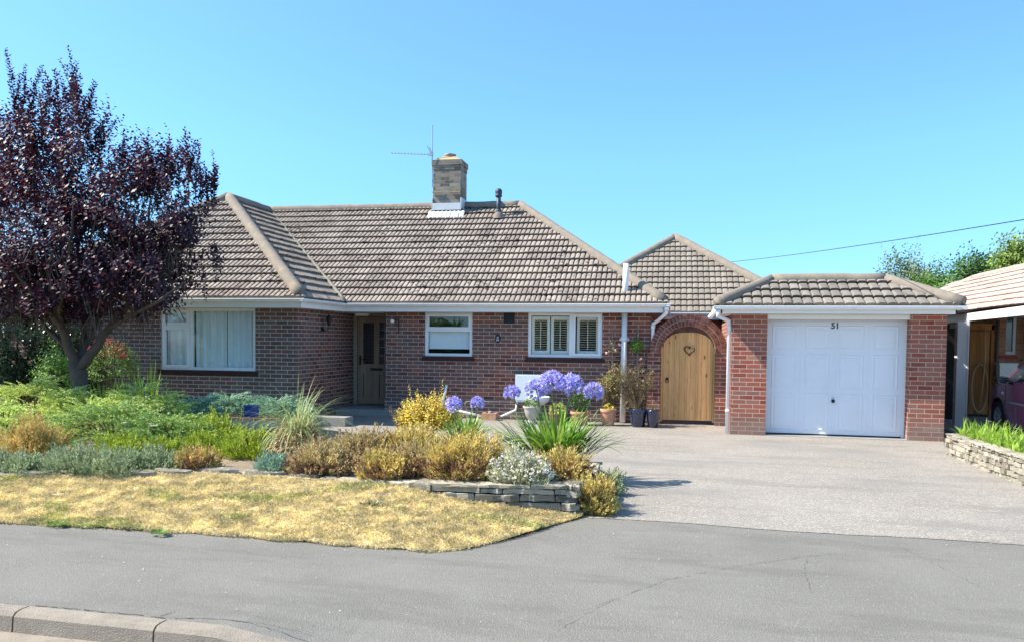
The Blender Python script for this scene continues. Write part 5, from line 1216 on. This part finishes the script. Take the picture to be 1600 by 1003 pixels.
# spirea with upright yellow and red shoots
def leafy(mb, rg, p, d, L, n, l, w, droop=0, ms=None, sr=.003, ang=.9):
    q = Vector(p); dd = d.normalized(); pts = [q.copy()]
    for i in range(n):
        q = q+dd*(L/n); dd = (dd+Vector((rg.uniform(-.06,.06), rg.uniform(-.06,.06), -droop/n))).normalized(); pts.append(q.copy())
        a = i*2.4+rg.uniform(-.5,.5); s = dd.orthogonal().normalized(); o = s*cos(a)+dd.cross(s)*sin(a)
        k = 1-.4*i/n; mb.leaf(q, (dd*(1-ang*.6)+o*ang).normalized(), (dd*.6+Vector((0,0,.7))+dirv(rg,-1)*.4).normalized(), l*k*rg.uniform(.8,1.2), w*k*rg.uniform(.8,1.2))
    if ms: ms.tube([pts[0], pts[len(pts)//2], pts[-1]], [sr, sr*.7, sr*.3], 4, False)
sx = _px(668, 10.4, .6); sz = .27; sp = thing('spirea', (sx, 10.4, sz), 'yellow-leaved spirea with reddish tips and upright shoots left of the small agapanthus', 'shrub')
mb = MB(); mr_ = MB(); ms = MB(); rg = random.Random(31)
for i in range(620):
    d = dirv(rg, 0); r = rg.uniform(.45,1)
    p = Vector((d.x*.48*r, d.y*.4*r, .05+d.z*.42*r)); leafy(mb, rg, p-d*.1, (d+Vector((0,0,.8))), rg.uniform(.16,.28), 13, .044, .028, 0, ms)
for px, py in ((690,594),(683,606),(656,607),(641,601),(672,612),(700,612),(664,622),(648,618),(636,640)):
    q = atY(px, py, 10.4)-Vector((sx,10.4,sz)); leafy(mb, rg, (q.x*.85, rg.uniform(-.1,.1), q.z-.42), Vector((q.x*.15, 0, .42)), .42, 30, .046, .028, 0, ms)
for px, py in ((612,636),(620,650),(640,640),(632,655),(716,660),(722,670),(626,664),(735,668)):
    q = atY(px, py, 10.2)-Vector((sx,10.4,sz)); leafy(mr_, rg, (q.x*.8, -.2, q.z-.28), Vector((q.x*.25, -.03, .3)), .3, 20, .042, .026, 0, ms)
mb.build('yellow_leaves', M['spirea'], sp); mr_.build('red_leaves', M['spirea_red'], sp); ms.build('stems', M['stem'], sp)

# agapanthus
def aga(px, Y, z0, label, nl, L, blooms, spreadx, seed):
    x = _px(px, Y, z0+.1); t = thing('agapanthus', (x, Y, z0), label, 'agapanthus', 'agapanthus clumps'); rg = random.Random(seed)
    mb = MB()
    for i in range(nl):
        a = rg.uniform(0, 2*PI); s = rg.uniform(.1, .95); cx = spreadx*.5*cos(a)*rg.random(); cy = .14*sin(a)*rg.random()
        mb.blade((cx, cy, 0), Vector((cos(a)*s+cx*1.2, sin(a)*s, 1.0)), L*rg.uniform(.6,1.1), .040, rg.uniform(.3,1.6), 7)
    mb.build('leaves', M['strap'], t)
    for (bx, by, br) in blooms:
        yb = Y+rg.uniform(-.12,.12); q = atY(bx, by, yb)-Vector((x, Y, z0)); r = br/1252*(.976*Y)*.86
        ms = MB(); q0 = Vector((q.x*.45, q.y*.4, .0)); m1 = q0.lerp(q, .5)+Vector((rg.uniform(-.02,.02),0,0)); ms.tube([q0, m1, q], .0075, 7); st_ = ms.build('flower_stalk', M['gstem'], t)
        mb = MB()
        for k in range(52):
            d = dirv(rg, -.45); e = q+d*r*rg.uniform(.62,.8)
            mb.tube([q, e], .0018, 3, False)
            sd = d.orthogonal().normalized(); s2 = d.cross(sd)
            for m in range(6):
                a = m*PI/3+k; o = sd*cos(a)+s2*sin(a); mb.leaf(e, (d*.75+o*.6).normalized(), (o-d*.3).normalized(), r*.42, r*.17)
        mb.build('flower_head', M['agaflower'], t)
    return t
aga(868, 8.8, bedz(-1.8, 8.8), 'large agapanthus clump with five blue flower heads at the right of the bed', 290, .60, ((800,613,16),(838,608,21),(862,596,22),(893,601,22),(927,612,19)), .95, 41)
aga(728, 9.9, bedz(-3.2, 9.9), 'small agapanthus clump with two blue flower heads beside the spirea', 80, .46, ((709,632,17),(746,630,14)), .45, 42)

# crocosmia and the red shrub by the wing wall
def croc(px, Y, z0, L, n, label, name='crocosmia', seed=1, mat='strap_yellow', group='crocosmia clumps'):
    x = _px(px, Y, z0); t = thing(name, (x, Y, z0), label, 'perennial', group); rg = random.Random(seed); mb = MB()
    for i in range(n):
        a = rg.uniform(0, 2*PI); s = rg.uniform(.02,.4); mb.blade((.16*cos(a), .12*sin(a), 0), Vector((cos(a)*s, sin(a)*s, 1)), L*rg.uniform(.6,1.1), .026, rg.uniform(.0,.7), 6)
    mb.build('leaves', M[mat], t); return t
croc(168, 11.6, .3, .55, 40, 'upright yellow-green crocosmia clump just right of the tree trunk', seed=1)
croc(205, 11.9, .3, .65, 40, 'upright yellow-green crocosmia clump below the red blossoms', seed=2)
croc(232, 12.2, .3, .85, 22, 'tallest crocosmia clump against the brick left of the wing window', seed=3)
x = _px(176, 12.5, 1.3); rs = thing('red_shrub', (x, 12.5, .3), 'shrub with crimson blossoms against the left part of the wing wall', 'shrub'); mb = MB(); mr_ = MB(); ms = MB(); rg = random.Random(77)
for i in range(240):
    d = dirv(rg, -.2); p = Vector((d.x*.42, d.y*.3, .62+d.z*.45)); leafy(mb, rg, p-d*.1, d+Vector((0,0,.5)), .22, 9, .05, .024, .3, ms)
for i in range(90):
    d = dirv(rg, .0); p = Vector((d.x*.34-.02, d.y*.28-.1, .85+d.z*.34)); leafy(mr_, rg, p-d*.05, d+Vector((0,0,.3)), .12, 10, .032, .022, .2)
for i in range(6): a = rg.uniform(0,6); ms.tube([(0,0,0),(.15*cos(a),.1*sin(a),.5),(.3*cos(a),.2*sin(a),.9)], [.014,.01,.004], 6)
mb.build('foliage', M['shrub_green'], rs); mr_.build('blossom', M['redflower'], rs); ms.build('stems', M['stem'], rs)

def bush(name, label, cat, mat, c, rx, ry, h, n, l, w, seed, group=None, zc=.5, L=.3, per=9, lump=.35, trunk=0, thick=.05):
    t = thing(name, c, label, cat, group); mb = MB(); ms = MB(); rg = random.Random(seed); sd = Vector((seed*2.3, 1.1*seed, 0))
    for i in range(n):
        d = dirv(rg, -1); r = (1+lump*2*noise.noise(d*1.9+sd))*rg.uniform(.3,1)**.45
        p = Vector((d.x*rx*r, d.y*ry*r, h*zc+d.z*h*(1-zc)*r)); leafy(mb, rg, p-d*L*.5, d+Vector((0,0,.4)), L*rg.uniform(.6,1.3), per, l, w, .2)
    for i in range(7):
        a = 2*PI*i/7; ms.tube([(0,0,-.1),(.1*rx*cos(a),.1*ry*sin(a),h*.25),(.5*rx*cos(a),.5*ry*sin(a),h*.7)], [thick,thick*.6,thick*.2], 7)
    mb.build('foliage', mat, t); ms.build('branches', M['bark'], t); return t
gp = lambda px, Y, z=0: (_px(px, Y, z), Y, z)
bush('laurel', 'tall dark evergreen laurel at the far left behind the plum tree', 'evergreen shrub', M['hedge_dark'], gp(25, 13.2), 1.25, .8, 2.75, 1900, .085, .042, 51, zc=.52)
bush('laurel', 'dark evergreen laurel between the plum tree trunk and the left end of the wing', 'evergreen shrub', M['hedge_dark'], gp(100, 12.9), .62, .5, 1.75, 700, .08, .04, 52, zc=.5)
bush('leafy_shrub', 'fresh green leafy shrub immediately left of the plum tree trunk', 'shrub', M['shrub_green'], gp(92, 11.5, .3), .34, .3, 1.05, 300, .06, .032, 53, zc=.55)
bush('laurel', 'dark evergreen cut by the left edge of the photo', 'evergreen shrub', M['hedge_dark'], gp(-75, 12.0), 1.2, .8, 2.4, 1100, .085, .042, 54, zc=.52)

# potted plants
def ball(name, label, cat, mat, c, r, n, l, w, seed, zc=0.0, group=None):
    t = thing(name, c, label, cat, group); mb = MB(); rg = random.Random(seed)
    for i in range(n):
        d = dirv(rg, -1); rr = r*rg.uniform(.75,1.03)*(1+.15*noise.noise(d*2+Vector((seed,0,0)))); mb.leaf(Vector((d.x*rr, d.y*rr, zc+d.z*rr)), (d+dirv(rg,-1)*.8).normalized(), (d+dirv(rg,-1)*.5).normalized(), l, w)
    mb.build('foliage', mat, t); return t
c, r = PT['B']; t = ball('box_bush', 'round dark green box bush in the wide terracotta pot', 'potted plant', M['box'], c, .165, 1500, .032, .018, 61, .20); mb = MB(); mb.tube([(0,0,-.02),(0,0,.15)], .012, 8); mb.build('stem', M['stem'], t)
c, r = PT['A']; t = ball('pansies', 'yellow flowers in the tall terracotta pot', 'potted plant', M['yellowflower'], c, .10, 150, .030, .026, 62, .01); mb = MB(); rg = random.Random(5)
for i in range(200): d = dirv(rg, 0); mb.leaf(Vector((d.x*.11,d.y*.11,d.z*.04)), d, Vector((0,0,1)), .04, .02)
mb.build('leaves', M['shrub_green'], t)
c, r = PT['C']; ball('trailing_plant', 'fresh green leafy plant in the grey stone urn', 'potted plant', M['topiary'], c, .13, 420, .036, .02, 63, .06)
c, r = PT['D']; ball('lime_plant', 'lime-yellow leafy plant in the squat brown pot', 'potted plant', M['lime'], c, .145, 320, .045, .03, 64, .06)
c, r = PT['F']; ball('blue_pot_plant', 'dark leafy tuft in the smaller blue pot by the gate', 'potted plant', M['box'], c, .07, 160, .03, .015, 66, .0)
q = HL(995, 540, 15.3); t = ball('topiary_ball', 'bright green topiary ball hanging on the trellis', 'topiary', M['topiary'], wor(q.x, q.y, q.z), .115, 1100, .026, .015, 65); mb = MB(); mb.tube([(0,0,.08),(0,.02,.34)], .003, 5); mb.build('hanging_wire', M['black'], t)
# climbing rose in the larger blue pot, twiggy and half dry
c, r = PT['E']; cr = thing('climbing_rose', c, 'half-dry climbing rose rising from the larger blue pot over the trellis', 'climber'); mb = MB(); ms = MB(); mf_ = MB(); rg = random.Random(71)
for i in range(240):
    px, py = rg.choice(((980,615),(990,600),(1000,615),(985,625),(975,590),(1005,600),(965,575),(985,580),(1008,585),(960,600),(990,630),(1003,628)))
    px += rg.uniform(-14,14); py += rg.uniform(-12,10); q = atY(px, py, 14.95+rg.uniform(-.15,.2))-c; ms.tube([(rg.uniform(-.05,.05),rg.uniform(-.05,.05),0), (q.x*.6, q.y*.5, q.z*.6), q], [.004,.003,.002], 4, False)
    leafy(mb, rg, q-Vector((0,0,.06)), dirv(rg,-.4), .17, 8, .032, .020, .3)
for px, py, k in ((960,541,6),(952,548,5),(1000,578,5),(975,560,4),(1003,571,3)):
    for i in range(k): q = atY(px+rg.uniform(-8,8), py+rg.uniform(-6,8), 15.15)-c; leafy(mb, rg, q, dirv(rg,-.6), .14, 8, .034, .02, .3)
mb.build('leaves', M['rose'], cr); ms.build('canes', M['stem'], cr)
for px, py in ((962,547),(948,551),(1001,560),(968,538),(985,634),(978,628)):
    q = atY(px, py, 14.9)-c
    for k in range(10): mf_.leaf(q, dirv(rg,-1), dirv(rg), .035, .028)
mf_.build('blossoms', M['roseblossom'], cr)
c, r = PT['A']; gr = thing('golden_climber', c+Vector((.02,.06,0)), 'golden-leaved climber growing up behind the tall terracotta pot', 'climber'); mb = MB(); ms = MB(); rg = random.Random(72)
for i in range(170):
    px, py = rg.choice(((955,600),(962,585),(948,615),(967,610),(960,620),(970,595),(950,600))); q = atY(px+rg.uniform(-11,11), py+rg.uniform(-10,10), 14.95+rg.uniform(-.1,.15))-(c+Vector((.02,.06,0)))
    leafy(mb, rg, q, dirv(rg,-.4), .15, 8, .036, .024, .3); ms.tube([(0,0,0),(q.x*.6,q.y*.6,q.z*.55),q], [.004,.003,.002], 4, False)
mb.build('leaves', leafmat('golden_climber_leaf', [(.35,.34,.08),(.45,.38,.12),(.22,.28,.06),(.5,.33,.16)], .5, .35), gr); ms.build('canes', M['stem'], gr)

# lilies behind the right-hand wall: a mass nobody could count
mb = MB(); rg = random.Random(81)
for i in range(1500):
    s = rg.uniform(.02, len(NB)-2.01); k = int(s); a, b = Vector(NB[k]), Vector(NB[k+1]); p = a.lerp(b, s-k)+Vector((rg.uniform(.14,.62), rg.uniform(-.05,.1), -.06)); an = rg.uniform(0,2*PI); sp_ = rg.uniform(.1,.8)
    mb.blade(p, Vector((cos(an)*sp_, sin(an)*sp_, 1)), rg.uniform(.14,.34), .020, rg.uniform(.6,2.2), 5)
o = mb.build('lily_leaves', M['strap_yellow']); tag(o, 'mass of yellow-green strap leaves behind the pale stone wall at right', 'ground cover', None, 'stuff')

# ------------------------------------------------------------------ the purple-leaved plum tree
TY = 10.3; tx = _px(126, TY, .5); tb = Vector((tx, TY, .25))
tr = thing('plum_tree', tb, 'purple-leaved plum tree with dark crown and upright shoots at the left', 'tree')
rg = random.Random(101)
def T(px, py, dy=0): return atY(px, py, TY+dy)-tb
trunk = MB(); trunk.tube([T(132,690), T(130,650), T(126,612), T(123,585,.02), T(120,566,.02)], [.15,.125,.115,.118,.125], 14)
limbs = [([T(121,572), T(108,545,-.05), T(97,510,-.2), T(85,470,-.35), T(74,420,-.4), T(68,360,-.4)], [.085,.068,.055,.045,.035,.02]),
         ([T(122,572), T(130,552,.1), T(133,520,.3), T(128,470,.5), T(122,400,.6), T(118,330,.6)], [.07,.055,.045,.038,.03,.015]),
         ([T(124,575), T(148,545,.05), T(168,515,.1), T(200,475,.1), T(240,440,.0), T(275,400,-.1)], [.085,.068,.056,.046,.036,.02]),
         ([T(122,560,.1), T(145,520,.3), T(165,470,.5), T(185,410,.6), T(200,340,.6)], [.05,.042,.034,.026,.014]),
         ([T(98,512,-.2), T(70,480,-.5), T(35,440,-.7), T(0,400,-.8)], [.045,.036,.026,.014]),
         ([T(92,490,-.3), T(100,440,-.6), T(110,380,-.8), T(115,310,-.9)], [.036,.03,.022,.012]),
         ([T(200,475,.1), T(215,430,-.3), T(228,370,-.5), T(235,310,-.6)], [.034,.028,.02,.012]),
         ([T(110,548,0), T(60,500,.4), T(10,470,.7), T(-50,430,.8)], [.04,.034,.024,.014]),
         ([T(168,515,.1), T(210,490,-.5), T(250,470,-.8), T(290,440,-.8)], [.032,.026,.02,.01])]
for P, R in limbs:   # smooth the path a little
    Q = []; RR = []
    for i in range(len(P)-1):
        for k in range(3): t = k/3; Q.append(P[i].lerp(P[i+1], t)+Vector((rg.uniform(-.012,.012),rg.uniform(-.012,.012),0))); RR.append(R[i]+(R[i+1]-R[i])*t)
    Q.append(P[-1]); RR.append(R[-1]); trunk.tube(Q, RR, 9)
lv = MB(); tw = MB()
blobs = [((60,345),-.1,118,110,.95),((115,285),0,72,95,.7),((30,430),.1,85,75,.8),((120,420),-.4,95,75,.7),((190,330),-.1,85,85,.8),((246,345),0,62,75,.65),((230,420),.0,85,70,.8),((272,405),.1,42,62,.5),((75,240),0,55,70,.5),((10,270),.1,60,90,.6),((160,400),.5,110,80,.6),((258,290),0,50,50,.45),((-60,360),0,90,120,.9),((180,470),-.2,95,42,.6),((60,480),.1,90,48,.7),((20,470),-.5,80,40,.5),((120,470),.4,80,40,.6)]
wts = [b[2]*b[3] for b in blobs]
def leafrun(p, d, L, n, l=.082, w=.054, droop=.1): leafy(lv, rg, p, d, L, n, l, w, droop)
for i in range(6400):
    (bx, by), dy, rx_, ry_, rd = rg.choices(blobs, wts)[0]
    while True:
        u, v, w_ = rg.uniform(-1,1), rg.uniform(-1,1), rg.uniform(-1,1)
        q = u*u+v*v+w_*w_
        if q < 1: break
    if q < .18 and rg.random() < .5: continue
    px, py = bx+u*rx_, by+v*ry_
    if noise.noise(Vector((px*.019, py*.017, w_*1.0+dy)))<-.12: continue
    p = T(px, py, dy+w_*rd*1.25)
    if py > 515: continue
    up = .9 if v < -.1 else .25
    leafrun(p, Vector((u*.7, w_*.6, up)), rg.uniform(.3,.6), 13)
    if i % 4 == 0: tw.tube([p, p+Vector((rg.uniform(-.2,.2)-u*.2, rg.uniform(-.1,.1), -.38))], [.003,.007], 4, False)
for px, py, py2, n in ((22,78,200,1),(30,100,210,1),(46,102,220,1),(62,118,230,1),(85,95,210,1),(88,120,230,1),(104,110,200,1),(122,75,190,1),(114,96,200,1),(131,105,215,1),(136,125,220,1),(150,168,270,1),(160,185,280,1),(146,200,300,1),(8,172,270,1),(4,190,290,1),(196,210,300,1),(190,235,320,1),(236,202,290,1),(232,222,310,1),(258,222,310,1),(270,212,300,1),(296,196,290,1),(290,215,300,1),(302,220,310,1),(318,240,330,1),(333,238,325,1),(338,252,330,1),(326,262,340,1),(215,240,320,1),(72,140,240,1),(52,150,250,1),(110,150,250,1),(280,240,320,1),(248,245,330,1),(176,250,330,1),(340,440,380,1),(345,430,400,1),(322,470,430,1),(210,500,440,1),(230,498,440,1),(255,485,440,1)):
    dy = rg.uniform(-.5,.5); a = T(px+rg.uniform(-6,4), py2, dy); b = T(px, py, dy); L = (b-a).length
    leafy(lv, rg, a, b-a, L, int(L/.014), .078, .050, 0, tw, .007)
    for k in range(3 if py < 300 else 1):
        t = rg.uniform(.1,.6); q = a.lerp(b, t); e_ = Vector((rg.uniform(-.35,.35), rg.uniform(-.3,.3), 1)).normalized(); LL = L*rg.uniform(.3,.55); leafy(lv, rg, q, e_, LL, int(LL/.014), .078, .050, 0, tw, .005)
trunk.build('trunk', M['bark'], tr, True); tw.build('twigs', M['bark'], tr); lv.build('crown', M['plum'], tr)

# across the street, behind the camera: what the windows mirror
for i, (x_, y_, rx_, h_) in enumerate(((-22,-14,3.5,3.6),(-13,-13,2.5,2.6),(-5,-15,3.2,3.9),(4,-13,2.2,2.4),(12,-14,3.5,3.4))):
    bush('street_tree', ['tallest bushy tree across the street at far left','low bushy tree across the street','middle bushy tree across the street','lowest bushy tree across the street at right','bushy tree across the street at far right'][i], 'tree', M['bghedge'], (x_, y_, -.1), rx_, 2, h_, 800, .42, .24, 200+i, 'trees across the street', .5, .9, 8, .3, thick=.25)
# ------------------------------------------------------------------ trees beyond the roofs
def fartree(px, Y, ytop, wpx, mat, label, seed, n=420, l=.26, name='background_tree', lump=.3, zc=.62, Lr=.8, per=8):
    x = _px(px, Y, 3); zt = atY(px, ytop, Y).z; wm = wpx/1252*(.93*Y)/2
    t = bush(name, label, 'tree', mat, (x, Y, 0), wm, wm*.8, zt*1.0, n, l, l*.5, seed, 'trees beyond the roofs', zc, Lr, per, lump, thick=.22); t.children[1].name = 'trunk'; t.children[0].name = 'crown'; return t
fartree(1432, 36, 412, 112, M['bgtree'], 'grey-green feathery tree rising behind the garage roof', 91, 1700, .18, lump=.5)
fartree(1478, 33, 440, 110, M['bghedge'], 'bright green bush low between the garage and neighbouring roofs', 92, 4200, .20)
fartree(1545, 31, 404, 110, M['bghedge_dark'], 'dense mid-green tree behind the neighbouring roof', 93, 6000, .20)
fartree(1608, 28, 388, 100, M['bgyellow'], 'yellow-green tree at the right edge above the neighbouring roof', 94, 5200, .20)
fartree(1385, 38, 434, 40, M['bgtree'], 'small grey-green treetop just above the garage ridge', 95, 400, .2)

# ------------------------------------------------------------------ the parched verge: blades nobody could count
mb = MB(); mg = MB(); rg = random.Random(55); n = 0
while n < 110000:
    x = rg.uniform(-8.2, -.95); e = edgeY(x); wy = walltop(x)[0] if x < -1.0 else e+.35; y = rg.uniform(e-.05+.05*noise.noise(Vector((x*4,0,0))), wy+.02)
    nz = noise.noise(Vector((x*1.6, y*2.4, 1))); nz2 = noise.noise(Vector((x*5, y*6, 4)))
    if nz2 < -.62: n += 1; continue
    z = lawnz(x, y); a = rg.uniform(0, 2*PI); s = rg.uniform(.2,1.4); L = rg.uniform(.02,.05)*(1.1+nz*.6); 
    tgt = mg if (nz > .24 and rg.random() < .38+nz*.5) or rg.random() < .03 else mb
    d = Vector((cos(a)*s, sin(a)*s, 1)).normalized(); sd = Vector((-sin(a), cos(a), 0))*.0028
    p = Vector((x, y, z-.004)); m = p+d*L*.6; i0 = len(tgt.v); e_ = p+Vector((d.x*1.3, d.y*1.3, d.z*.8))*L
    tgt.v += [tuple(p-sd), tuple(p+sd), tuple(m+sd*.8), tuple(e_), tuple(m-sd*.8)]; tgt.f.append((i0,i0+1,i0+2,i0+3,i0+4)); tgt.uv += [(0,0)]*5; n += 1
tag(mb.build('parched_grass', M['lawn']), 'straw-coloured parched grass covering the verge', 'grass', None, 'stuff'); tag(mg.build('green_grass', M['lawn_green']), 'green patches in the parched grass of the verge', 'grass', None, 'stuff')
mb = MB(); rg = random.Random(91)      # dry leaf litter blown over the tarmac and against the verge
for i in range(650):
    k = rg.random()
    if k < .5: x = rg.uniform(-8, -1); y = edgeY(x)-abs(rg.gauss(0, .07))
    elif k < .75: x = rg.uniform(-.9, 3.7); y = rg.gauss(7.05, .25)
    else: x = rg.uniform(-6, 3.8); y = rg.uniform(3.95, 12.5) if x > -.6 else rg.uniform(3.95, 5.5)
    a = rg.uniform(0, 2*PI); mb.leaf(Vector((x, y, .008+rg.random()*.004)), Vector((cos(a), sin(a), rg.uniform(0,.3))).normalized(), Vector((0,0,1)), rg.uniform(.008,.022), rg.uniform(.004,.010))
tag(mb.build('leaf_litter', M['straw']), 'scattered dry leaf litter and straw bits on the tarmac', 'litter', None, 'stuff')
def weed(px, py, r, seed, label):
    p = atZ(px, py, .08); t = thing('weed_tuft', (p.x, p.y, lawnz(p.x, p.y)), label, 'weed', 'weeds in the verge'); mb = MB(); rg = random.Random(seed)
    for i in range(90): a = rg.uniform(0,2*PI); rr = rg.random()**.5*r; mb.leaf(Vector((rr*cos(a), rr*sin(a)*.7, .01)), Vector((cos(a), sin(a), rg.uniform(.1,1.2))).normalized(), Vector((0,0,1)), .035, .016)
    mb.build('leaves', M['hedge_dark'] if seed == 1 else M['shrub_green'], t)
weed(582, 798, .10, 1, 'dark weed patch in the middle of the parched verge'); weed(90, 808, .07, 2, 'small green weed near the left edge of the verge'); weed(250, 821, .06, 3, 'small green weed at the pavement edge below the juniper bed')

# ------------------------------------------------------------------ the purple car
car = thing('parked_car', (6.05, 14.3, 0), 'purple hatchback parked nose-in on the neighbouring drive at the right edge', 'car')
Lc, Wc = 3.75, .82     # half width
prof = [(-1.85,.35),(-1.86,.62),(-1.80,.90),(-1.62,1.28),(-1.40,1.42),(-.6,1.475),(.1,1.44),(.45,1.34),(.98,.98),(1.05,.95),(1.55,.86),(1.78,.72),(1.86,.55),(1.84,.28)]
def halfw(y, z):
    w = Wc*(1-.10*max(0, (abs(y)-1.3)/.55)**2)
    if z > .92: w *= 1-.22*((z-.92)/.55)**1.1
    if z < .4: w *= .97
    return w
sec = []; ys = [-1.86+3.72*k/62 for k in range(63)]
def topz(y):
    P = prof[2:12]
    for a, b in zip(P[:-1], P[1:]):
        if a[0] <= y <= b[0]:
            t = (y-a[0])/(b[0]-a[0]); return a[1]+(b[1]-a[1])*t
    return .9 if y < 0 else .62
wheels = (-1.20, 1.22); zlev = [0,.12,.28,.45,.62,.78,.90,.94,1.1,1.25,1.4,1.5]
body = MB(); glass = MB(); grid = []
for y in ys:
    tz = topz(y); row = []
    arch_z = .2
    for wy in wheels:
        d = abs(y-wy)
        if d < .36: arch_z = max(arch_z, .30+sqrt(max(0, .36**2-d*d)))
    for k in range(12):
        t = k/11; z = arch_z+(tz-.03-arch_z)*t; row.append((halfw(y, z), y, z))
    row.append((halfw(y, tz)*.86, y, tz-.005)); row.append((0, y, tz+.02)); grid.append(row)
for sgn in (1, -1):
    for i in range(len(ys)-1):
        for k in range(13):
            q = [grid[i][k], grid[i+1][k], grid[i+1][k+1], grid[i][k+1]]; q = [(sgn*p[0], p[1], p[2]) for p in q]
            body.poly(q if sgn > 0 else q[::-1])
for row in (grid[0], grid[-1]): body.poly([(p[0], p[1], p[2]) for p in row]+[(-p[0], p[1], p[2]) for p in reversed(row[:-1])])
bd = body.build('body', M['carpaint'], car, True)
bmm = bmesh.new(); bmm.from_mesh(bd.data); bmesh.ops.remove_doubles(bmm, verts=bmm.verts, dist=.0005); bmm.to_mesh(bd.data); bmm.free()
for sgn in (1, -1):      # side glass, trim, handles, mirrors
    def sp_(y, z, o=.006): return (sgn*(halfw(y, z)+o), y, z)
    for nm, pts in (('front_side_window', [(.86,.97),(.30,1.33),(-.22,1.38),(-.22,.96)]), ('rear_side_window', [(-.30,.96),(-.30,1.38),(-.95,1.36),(-1.35,1.22),(-1.40,1.0)])):
        mb = MB(); c = (sum(p[0] for p in pts)/len(pts), sum(p[1] for p in pts)/len(pts)); m = 6
        for a, b in zip(pts, pts[1:]+pts[:1]):
            for u in range(m):
                p1 = (a[0]+(b[0]-a[0])*u/m, a[1]+(b[1]-a[1])*u/m); p2 = (a[0]+(b[0]-a[0])*(u+1)/m, a[1]+(b[1]-a[1])*(u+1)/m); mb.poly([sp_(*p1), sp_(*p2), sp_(*c)])
        mb.build(nm, M['carglass'], car)
    mb = MB(); mb.tube([sp_(.78-1.9*k/16, .60, .008) for k in range(17)], .022, 8); mb.build('side_moulding', plain('grey_trim', (.22,.21,.24), .5), car, True)
    mb = MB(); mb.tube([sp_(-.05,.86,.02), sp_(-.22,.86,.02)], .012, 8); mb.build('door_handle', M['carpaint'], car, True)
    mb = MB(); mb.lathe((0,0,0), [(0,-.07),(.07,-.05),(.10,0),(.08,.05),(0,.07)], 16); mr = mb.build('wing_mirror', M['black'], car, True); mr.location = (sgn*(Wc+.15), .60, .98); mr.scale = (1.2,.75,1.0)
    mb = MB(); mb.poly([(.075*cos(2*PI*k/20), -.062, .062*sin(2*PI*k/20)) for k in range(20)]); g = mb.build('mirror_glass', plain('mirror_glass', (.45,.5,.55), .08, .8, metallic=.9), mr)
    mb = MB(); mb.tube([sp_(.60,.93,0), (sgn*(Wc+.08),.60,.96)], .03, 8); mb.build('mirror_arm', M['black'], car, True)
    mb = MB(); mb.tube([sp_(1.0,.74,.0), sp_(1.0,.74,.014)], .028, 12); mb.build('side_repeater', M['lens_clear'], car, True)
    mb = MB()
    for k in range(20): a, b = PI*k/20, PI*(k+1)/20; mb.poly([sp_(1.22+.36*cos(a),.30+.36*sin(a),.004), sp_(1.22+.36*cos(b),.30+.36*sin(b),.004), sp_(1.22+.395*cos(b),.30+.395*sin(b),.006), sp_(1.22+.395*cos(a),.30+.395*sin(a),.006)])
    mb.build('arch_trim', M['carpaint'], car)
    for y in (.88,-.25):
        mb = MB(); mb.tube([sp_(y+(.0 if y>0 else -.0),z,.001) for z in (.24,.45,.65,.9)], .004, 5); mb.build('door_gap', M['black'], car)
    for wy in wheels:
        wh = bpy.data.objects.new('wheel', None); COL.objects.link(wh); wh.parent = car; wh.location = (sgn*(Wc-.085), wy, .30); wh.rotation_euler = (0, sgn*PI/2, 0)
        mb = MB(); mb.lathe((0,0,0), [(.18,-.08),(.27,-.09),(.295,-.06),(.30,0),(.295,.06),(.27,.09),(.19,.08)], 32); mb.build('tyre', M['tyre'], wh, True)
        mb = MB(); mb.lathe((0,0,0), [(.195,.078),(.185,.07),(.18,.03)], 32)
        for k in range(7): a = 2*PI*k/7; mb.bar((.03*cos(a),.03*sin(a),.05), (.185*cos(a),.185*sin(a),.062), .045, .02)
        mb.lathe((0,0,0), [(.05,.04),(.05,.066),(0,.07)], 16); mb.build('rim', M['rim'], wh)
        mb = MB(); mb.poly([(.19*cos(2*PI*k/24),.19*sin(2*PI*k/24),.01) for k in range(24)]); mb.build('brake_disc', M['black'], wh)
mb = MB()
def wind(mb, y0, z0, y1, z1, wb, wt, off): mb.poly([(-wb,y0,z0+off),(wb,y0,z0+off),(wt,y1,z1+off),(-wt,y1,z1+off)])
mb.poly([(-.62,.93,1.045),(.62,.93,1.045),(.54,.48,1.36),(-.54,.48,1.36)]); mb.build('windscreen', M['carglass'], car)
mb = MB(); mb.poly([(-.6,-1.80,.98),(.6,-1.80,.98),(.52,-1.64,1.27),(-.52,-1.64,1.27)]); mb.build('rear_window', M['carglass'], car)
for s_ in (1,-1):
    mb = MB(); mb.box(s_*.62-.1, s_*.62+.1, 1.74, 1.845, .62, .74); mb.build('headlight', M['lens_clear'], car, bevel=.02)
    mb = MB(); mb.box(s_*.66-.07, s_*.66+.07, -1.87, -1.80, .7, .95); mb.build('tail_light', M['lens_red'], car, bevel=.02)
